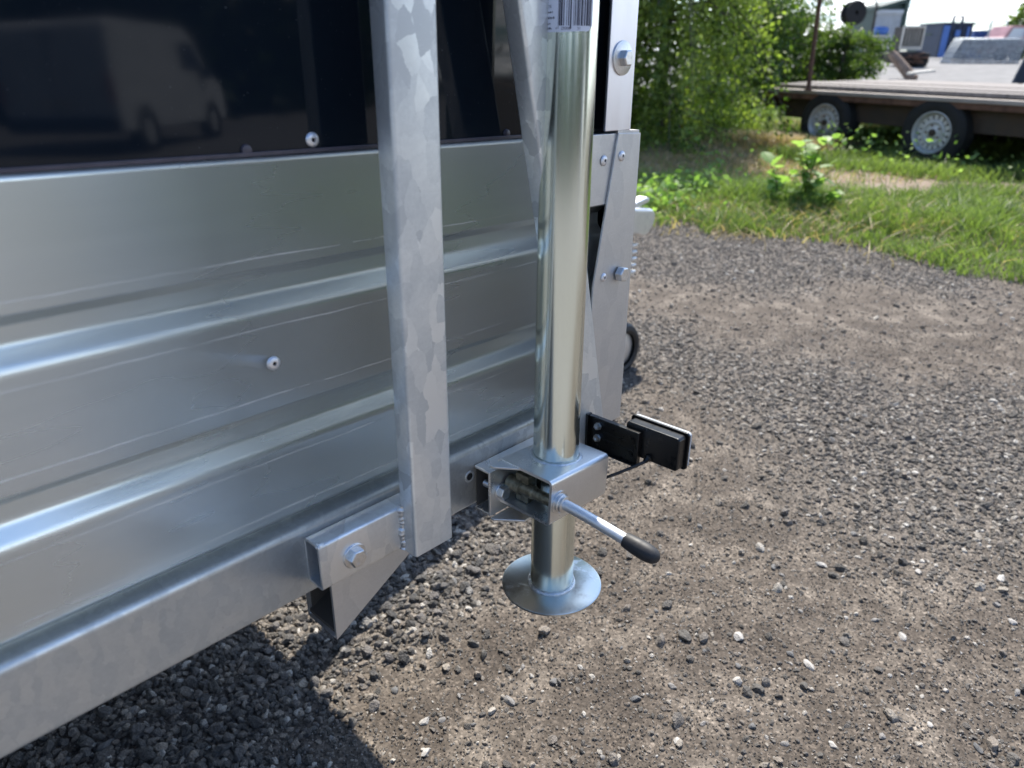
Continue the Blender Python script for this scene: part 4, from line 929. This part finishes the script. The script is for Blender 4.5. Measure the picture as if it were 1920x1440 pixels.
# scrap machine under the cage
p0 = far(1683, 128, Y); mc = root_at('scrap_machine', (far(1712, 100, Y).x), Y+.1, GZF-.05, label='rusting dark machine under the slatted cage', cat='machine')
hh = far(1712, 93, Y).z-GZF
MB().prism([(-.42, .15), (.45, .05), (.5, hh-.05), (.1, hh), (-.45, hh-.02), (-.5, .4)], -.2, .8).build('engine_cover', M['scrap'], mc, bev=.03)
for s_ in (-.28, .25): MB().lathe((s_, -.25, .22), (0, 1, 0), [(0, .05), (-.02, .1), (0, .2), (.1, .22), (.14, .12)], 20).build('wheel', M['tyre'], mc, smooth=40)
for i in range(8):
    MB().cyl((random.uniform(-.5, .4), -.3, random.uniform(.2, hh)), (random.uniform(-.5, .5), -.25, random.uniform(.1, hh)), .025, 8).build('pipe', M['rust'], mc)
# fallen log and bleached board
Y = 20
a_ = far(1672, 100, Y); b_ = far(1712, 150, Y-.5); lg = root_at('dead_log', b_.x, Y-.5, b_.z, label='dead brown log leaning behind the flatbed deck', cat='log')
mb = MB(); mb.path([Vector((0, 0, 0)), (a_-b_)*.4+Vector((.03, 0, -.02)), (a_-b_)*.8, (a_-b_)*1.05], [.14, .13, .12, .09], 10); mb.build('trunk', M['log'], lg, smooth=50)
a_ = far(1727, 135, Y-2); bd = root_at('bleached_board', a_.x, Y-2, a_.z, label='pale bleached board lying beyond the deck, right of the log', cat='board'); MB().box(-.28, .28, -.1, .1, -.03, .02, Matrix.Rotation(R(-6), 4, 'Y')).build('plank', M['pale'], bd, bev=.005)
for (px, py, sz) in ((1770, 143, .11), (1800, 140, .14), (1778, 146, .08), (1846, 148, .07)):
    p = far(px, py, 13.5); rk = bpy.data.objects.new('rubble_lump', BM['w'][px % 6]); SC.collection.objects.link(rk); p.z = float(height(np.array([p.x]), np.array([13.5]))[0])+sz*.3; rk.location = (p.x, 13.5, p.z); rk.scale = (sz*1.5, sz, sz*.7)
    tag(rk, {1770: 'long pale rubble lump behind the deck, leftmost of the row', 1800: 'largest pale rubble lump behind the deck, in the middle of the row', 1778: 'small rubble lump in front of the long pale one', 1846: 'lone small rubble lump below the stacked gates'}[px], 'rubble', 'rubble lumps behind the flatbed deck')
# blue container, green skip and neighbours
def container(px0, px1, pyt, Y, matn, label, cat, ribs=6, name='waste_container', hook=False):
    x0, x1 = span(px0, px1, Y); zt_ = far((px0+px1)/2, pyt, Y).z; c = root_at(name, (x0+x1)/2, Y, GZF, label=label, cat=cat); w = x1-x0; h = zt_-GZF
    MB().box(-w/2, w/2, 0, 2.2, .12, h).build('body', M[matn], c, bev=.02)
    for i in range(ribs): xx = -w/2+(i+.5)*w/ribs; MB().box(xx-.05, xx+.05, -.07, -.002, .14, h-.05).build('rib', M[matn], c, bev=.01)
    MB().box(-w/2-.04, w/2+.04, -.09, 2.24, h+.002, h+.09).build('top_rail', M['navy' if hook else matn], c)
    return c, w, h
c, w, h = container(1757, 1813, 46, 40, 'navy', 'tall dark container with a blue left edge and an open frame on top', 'container', 5, 'blue_container', True)
MB().box(-w*.5, -w*.30, -.13, -.10, .14, h-.05).build('blue_panel', M['blue'], c)
MB().box(w*.28, w*.36, -.13, -.10, .3, h-.1).build('blue_panel', M['blue'], c)
fr = MB(); fr.box(-w*.18, -w*.12, .1, .2, h+.095, h+.32); fr.box(w*.12, w*.18, .1, .2, h+.095, h+.32); fr.box(-w*.18, w*.18, .1, .2, h+.325, h+.40); fr.build('lifting_frame', M['navy'], c)
MB().box(-w*.10, w*.06, -.16, -.135, h-.55, h-.25).build('blue_plate', M['blue'], c)
container(1738, 1757, 66, 41, 'dkgreen', 'dark green skip standing left of the blue container', 'skip', 3, 'skip')
container(1818, 1842, 62, 42, 'blue', 'small bright blue bin above the stacked gates', 'bin', 3, 'bin')
container(1843, 1872, 60, 43, 'dkgreen', 'low dark green container behind the stacked gates', 'container', 4, 'green_container')
# red pickup cab over the gates
Y = 39; x0, x1 = span(1866, 1918, Y); zt_ = far(1890, 48, Y).z; pk = root_at('red_vehicle', (x0+x1)/2, Y, GZF, label='faded red vehicle with pale windows parked at the far right', cat='vehicle'); w = x1-x0; h = zt_-GZF
MB().prism([(-w/2, .3), (w/2, .3), (w/2, h*.7), (w*.42, h), (-w*.12, h), (-w*.32, h*.68), (-w/2, h*.62)], 0, 1.6).build('body', M['redpaint'], pk, bev=.04)
MB().prism([(w*.36, h*.66), (w*.33, h*.93), (-w*.08, h*.93), (-w*.22, h*.66)], -.02, -.004).build('window', M['glass'], pk)
for s_ in (-.3, .3): MB().cyl((s_*w, -.05, .3), (s_*w, .2, .3), .3, 20).build('wheel', M['tyre'], pk)
# post frame
Y = 36; a_ = far(1860, 38, Y); pf_ = root_at('post_frame', a_.x, Y, GZF, label='thin grey post with a level bar left of the red vehicle', cat='post'); hh = a_.z-GZF
MB().box(-.03, .03, -.03, .03, 0, hh).build('upright', M['zinc'], pf_); MB().box(.032, .75, -.02, .02, hh-.06, hh-.01).build('bar', M['zinc'], pf_); MB().box(.72, .76, -.02, .02, hh-.25, hh-.062).build('drop', M['zinc'], pf_)
# stacked galvanised gates
Y = 28; a_ = far(1765, 122, Y); b_ = far(1905, 122, Y); tz = far(1830, 72, Y).z
Wd = b_.x-a_.x; Hh = tz-GZF
for gi in range(4):
    g = root_at('field_gate', a_.x+.04+gi*.03, Y+.25-gi*.10, GZF, label=['rearmost of four stacked galvanised gates leaning together in the far yard', 'second from the rear of the four stacked galvanised gates', 'second from the front of the four stacked galvanised gates', 'front one of the four stacked galvanised gates, showing all its rails'][gi], cat='gate', group='galvanised gates stacked in the far yard')
    g.rotation_euler = (R(-6), 0, 0)
    hg = Hh*(1-.015*gi); fr = MB(); fr.path([(.05, 0, .05), (.42, 0, hg), (Wd, 0, hg)], .03, 8); fr.path([(.05, 0, .05), (Wd-.1, 0, .05), (Wd, 0, hg)], .03, 8); fr.build('frame', M['zinc'], g, smooth=50)
    for i in range(9):
        zz_ = .05+(i+1)*(hg-.05)/10; xl = .05+.37*(zz_-.05)/(hg-.05); MB().cyl((xl, 0, zz_), (Wd-.1*(1-zz_/hg), 0, zz_), .024, 8).build('bar', M['zinc'], g, smooth=50)
    for i in range(3): MB().cyl((.6+i*.75+gi*.05, 0.02, .05), (.6+i*.75+gi*.05, .02, hg), .018, 6).build('upright', M['zinc'], g)
Y = 10.5; a_ = far(1896, 152, Y); b_ = far(1935, 70, Y); dk = root_at('dark_board', a_.x+.2, Y, 0.0, label='dark upright board cut off by the right edge behind the deck', cat='board')
MB().prism([(-.17, .55), (.35, .55), (.35, b_.z), (-.02, b_.z)], 0, .04).build('board', M['navy'], dk, bev=.004); MB().box(-.05, .0, .045, .09, 0, .9).build('leg', M['navy'], dk); MB().box(.25, .3, .045, .09, 0, .9).build('leg', M['navy'], dk)
# scrap pieces above the bushes
Y = 22
a_ = far(1600, 25, Y); sd = root_at('scrap_reel', a_.x, Y, GZF, label='large dark round reel poking above the bushes left of the shutter', cat='reel'); hh = a_.z-GZF
mb = MB(); mb.lathe((0, 0, hh), (.2, -1, .1), [(-.16, .05), (-.16, .29), (-.11, .31), (-.09, .14), (.09, .14), (.11, .31), (.16, .29), (.16, .05)], 28); mb.build('reel', M['tyre'], sd, smooth=40); MB().cyl((0, .05, 0), (0, .05, hh), .06, 10).build('stand', M['scrap'], sd)
mb = MB(); mb.path([Vector((.2, 0, hh+.2)), Vector((.45, 0, hh+.5)), Vector((.6, 0, hh+.2)), Vector((.62, 0, .3))], .03, 8); mb.build('hose', M['scrap'], sd)
Y = 19
a_ = far(1503, 45, Y); sb = root_at('striped_barrier', a_.x, Y, .2, label='white and brown board standing among bushes left of the rusty pole', cat='board'); hh = a_.z-.2
MB().box(-.07, .07, 0, .03, hh-.28, hh+.25).build('white_board', M['wpaint'], sb); MB().box(-.02, .02, .035, .07, 0, hh).build('stake', M['log'], sb); MB().box(-.30, .34, -.04, -.003, hh-.05, hh+.03, Matrix.Translation((0, 0, hh)) @ Matrix.Rotation(R(-38), 4, 'Y') @ Matrix.Translation((0, 0, -hh))).build('brown_board', M['rust'], sb)

# ================================================================== VAN (seen mirrored in the black panel)
van = empty('delivery_van', (11.2, -4.53, 0), R(2.0), label='white panel van parked across the yard, mirrored in the black panel', cat='van')
VH = 1.92
sp_ = [(0, .32), (0, 1.2), (.05, 1.82), (.14, VH), (2.9, VH), (3.25, 1.80), (3.75, 1.22), (4.35, 1.02), (4.45, .75), (4.45, .32)]
mb = MB(); mb.prism(sp_, -1.78, 0, 'y'); mb.build('body', pm('grubby_white_van_paint', (.50, .51, .52), .35), van, bev=.13, seg=4)
MB().prism([(2.55, 1.22), (2.55, 1.66), (3.10, 1.66), (3.50, 1.24)], .003, .010, 'y').build('side_window', M['navy'], van)
MB().prism([(.02, 1.25), (.05, 1.7), (.06, 1.7), (.03, 1.25)], -1.55, -.25, 'y').build('rear_mark', M['shutter'], van)
for wx in (.78, 3.62):
    MB().lathe((wx, -.19, .32), (0, 1, 0), [(0, .2), (-.0, .31), (.03, .33), (.18, .33), (.205, .3), (.205, .2)], 36).build('tyre', M['tyre'], van, smooth=40)
    MB().lathe((wx, -.19, .32), (0, 1, 0), [(.18, .001), (.19, .08), (.17, .15), (.19, .2)], 32).build('rim', M['rimpaint'], van)
    MB().lathe((wx, .002, .32), (0, 1, 0), [(.0, .33), (.004, .38)], 36).build('wheel_arch', M['tyre'], van)
MB().box(-.08, 0, -1.75, -.03, .34, .56).build('rear_bumper', M['navy'], van, bev=.02)
for yy in (-.07, -1.71): MB().box(-.02, .0, yy-.06, yy+.05, .75, 1.15).build('tail_lamp', M['redpaint'], van)
MB().box(-.03, -.004, -1.15, -.62, .72, .83).build('number_plate', M['pale'], van)
MB().box(3.28, 3.45, .02, .16, 1.08, 1.25).build('wing_mirror', M['navy'], van, bev=.02)
MB().box(-.012, -.002, -.895, -.885, .6, 1.8).build('door_gap', M['tyre'], van)
for o in SC.objects:
    if 'base_off' in o: del o['base_off']
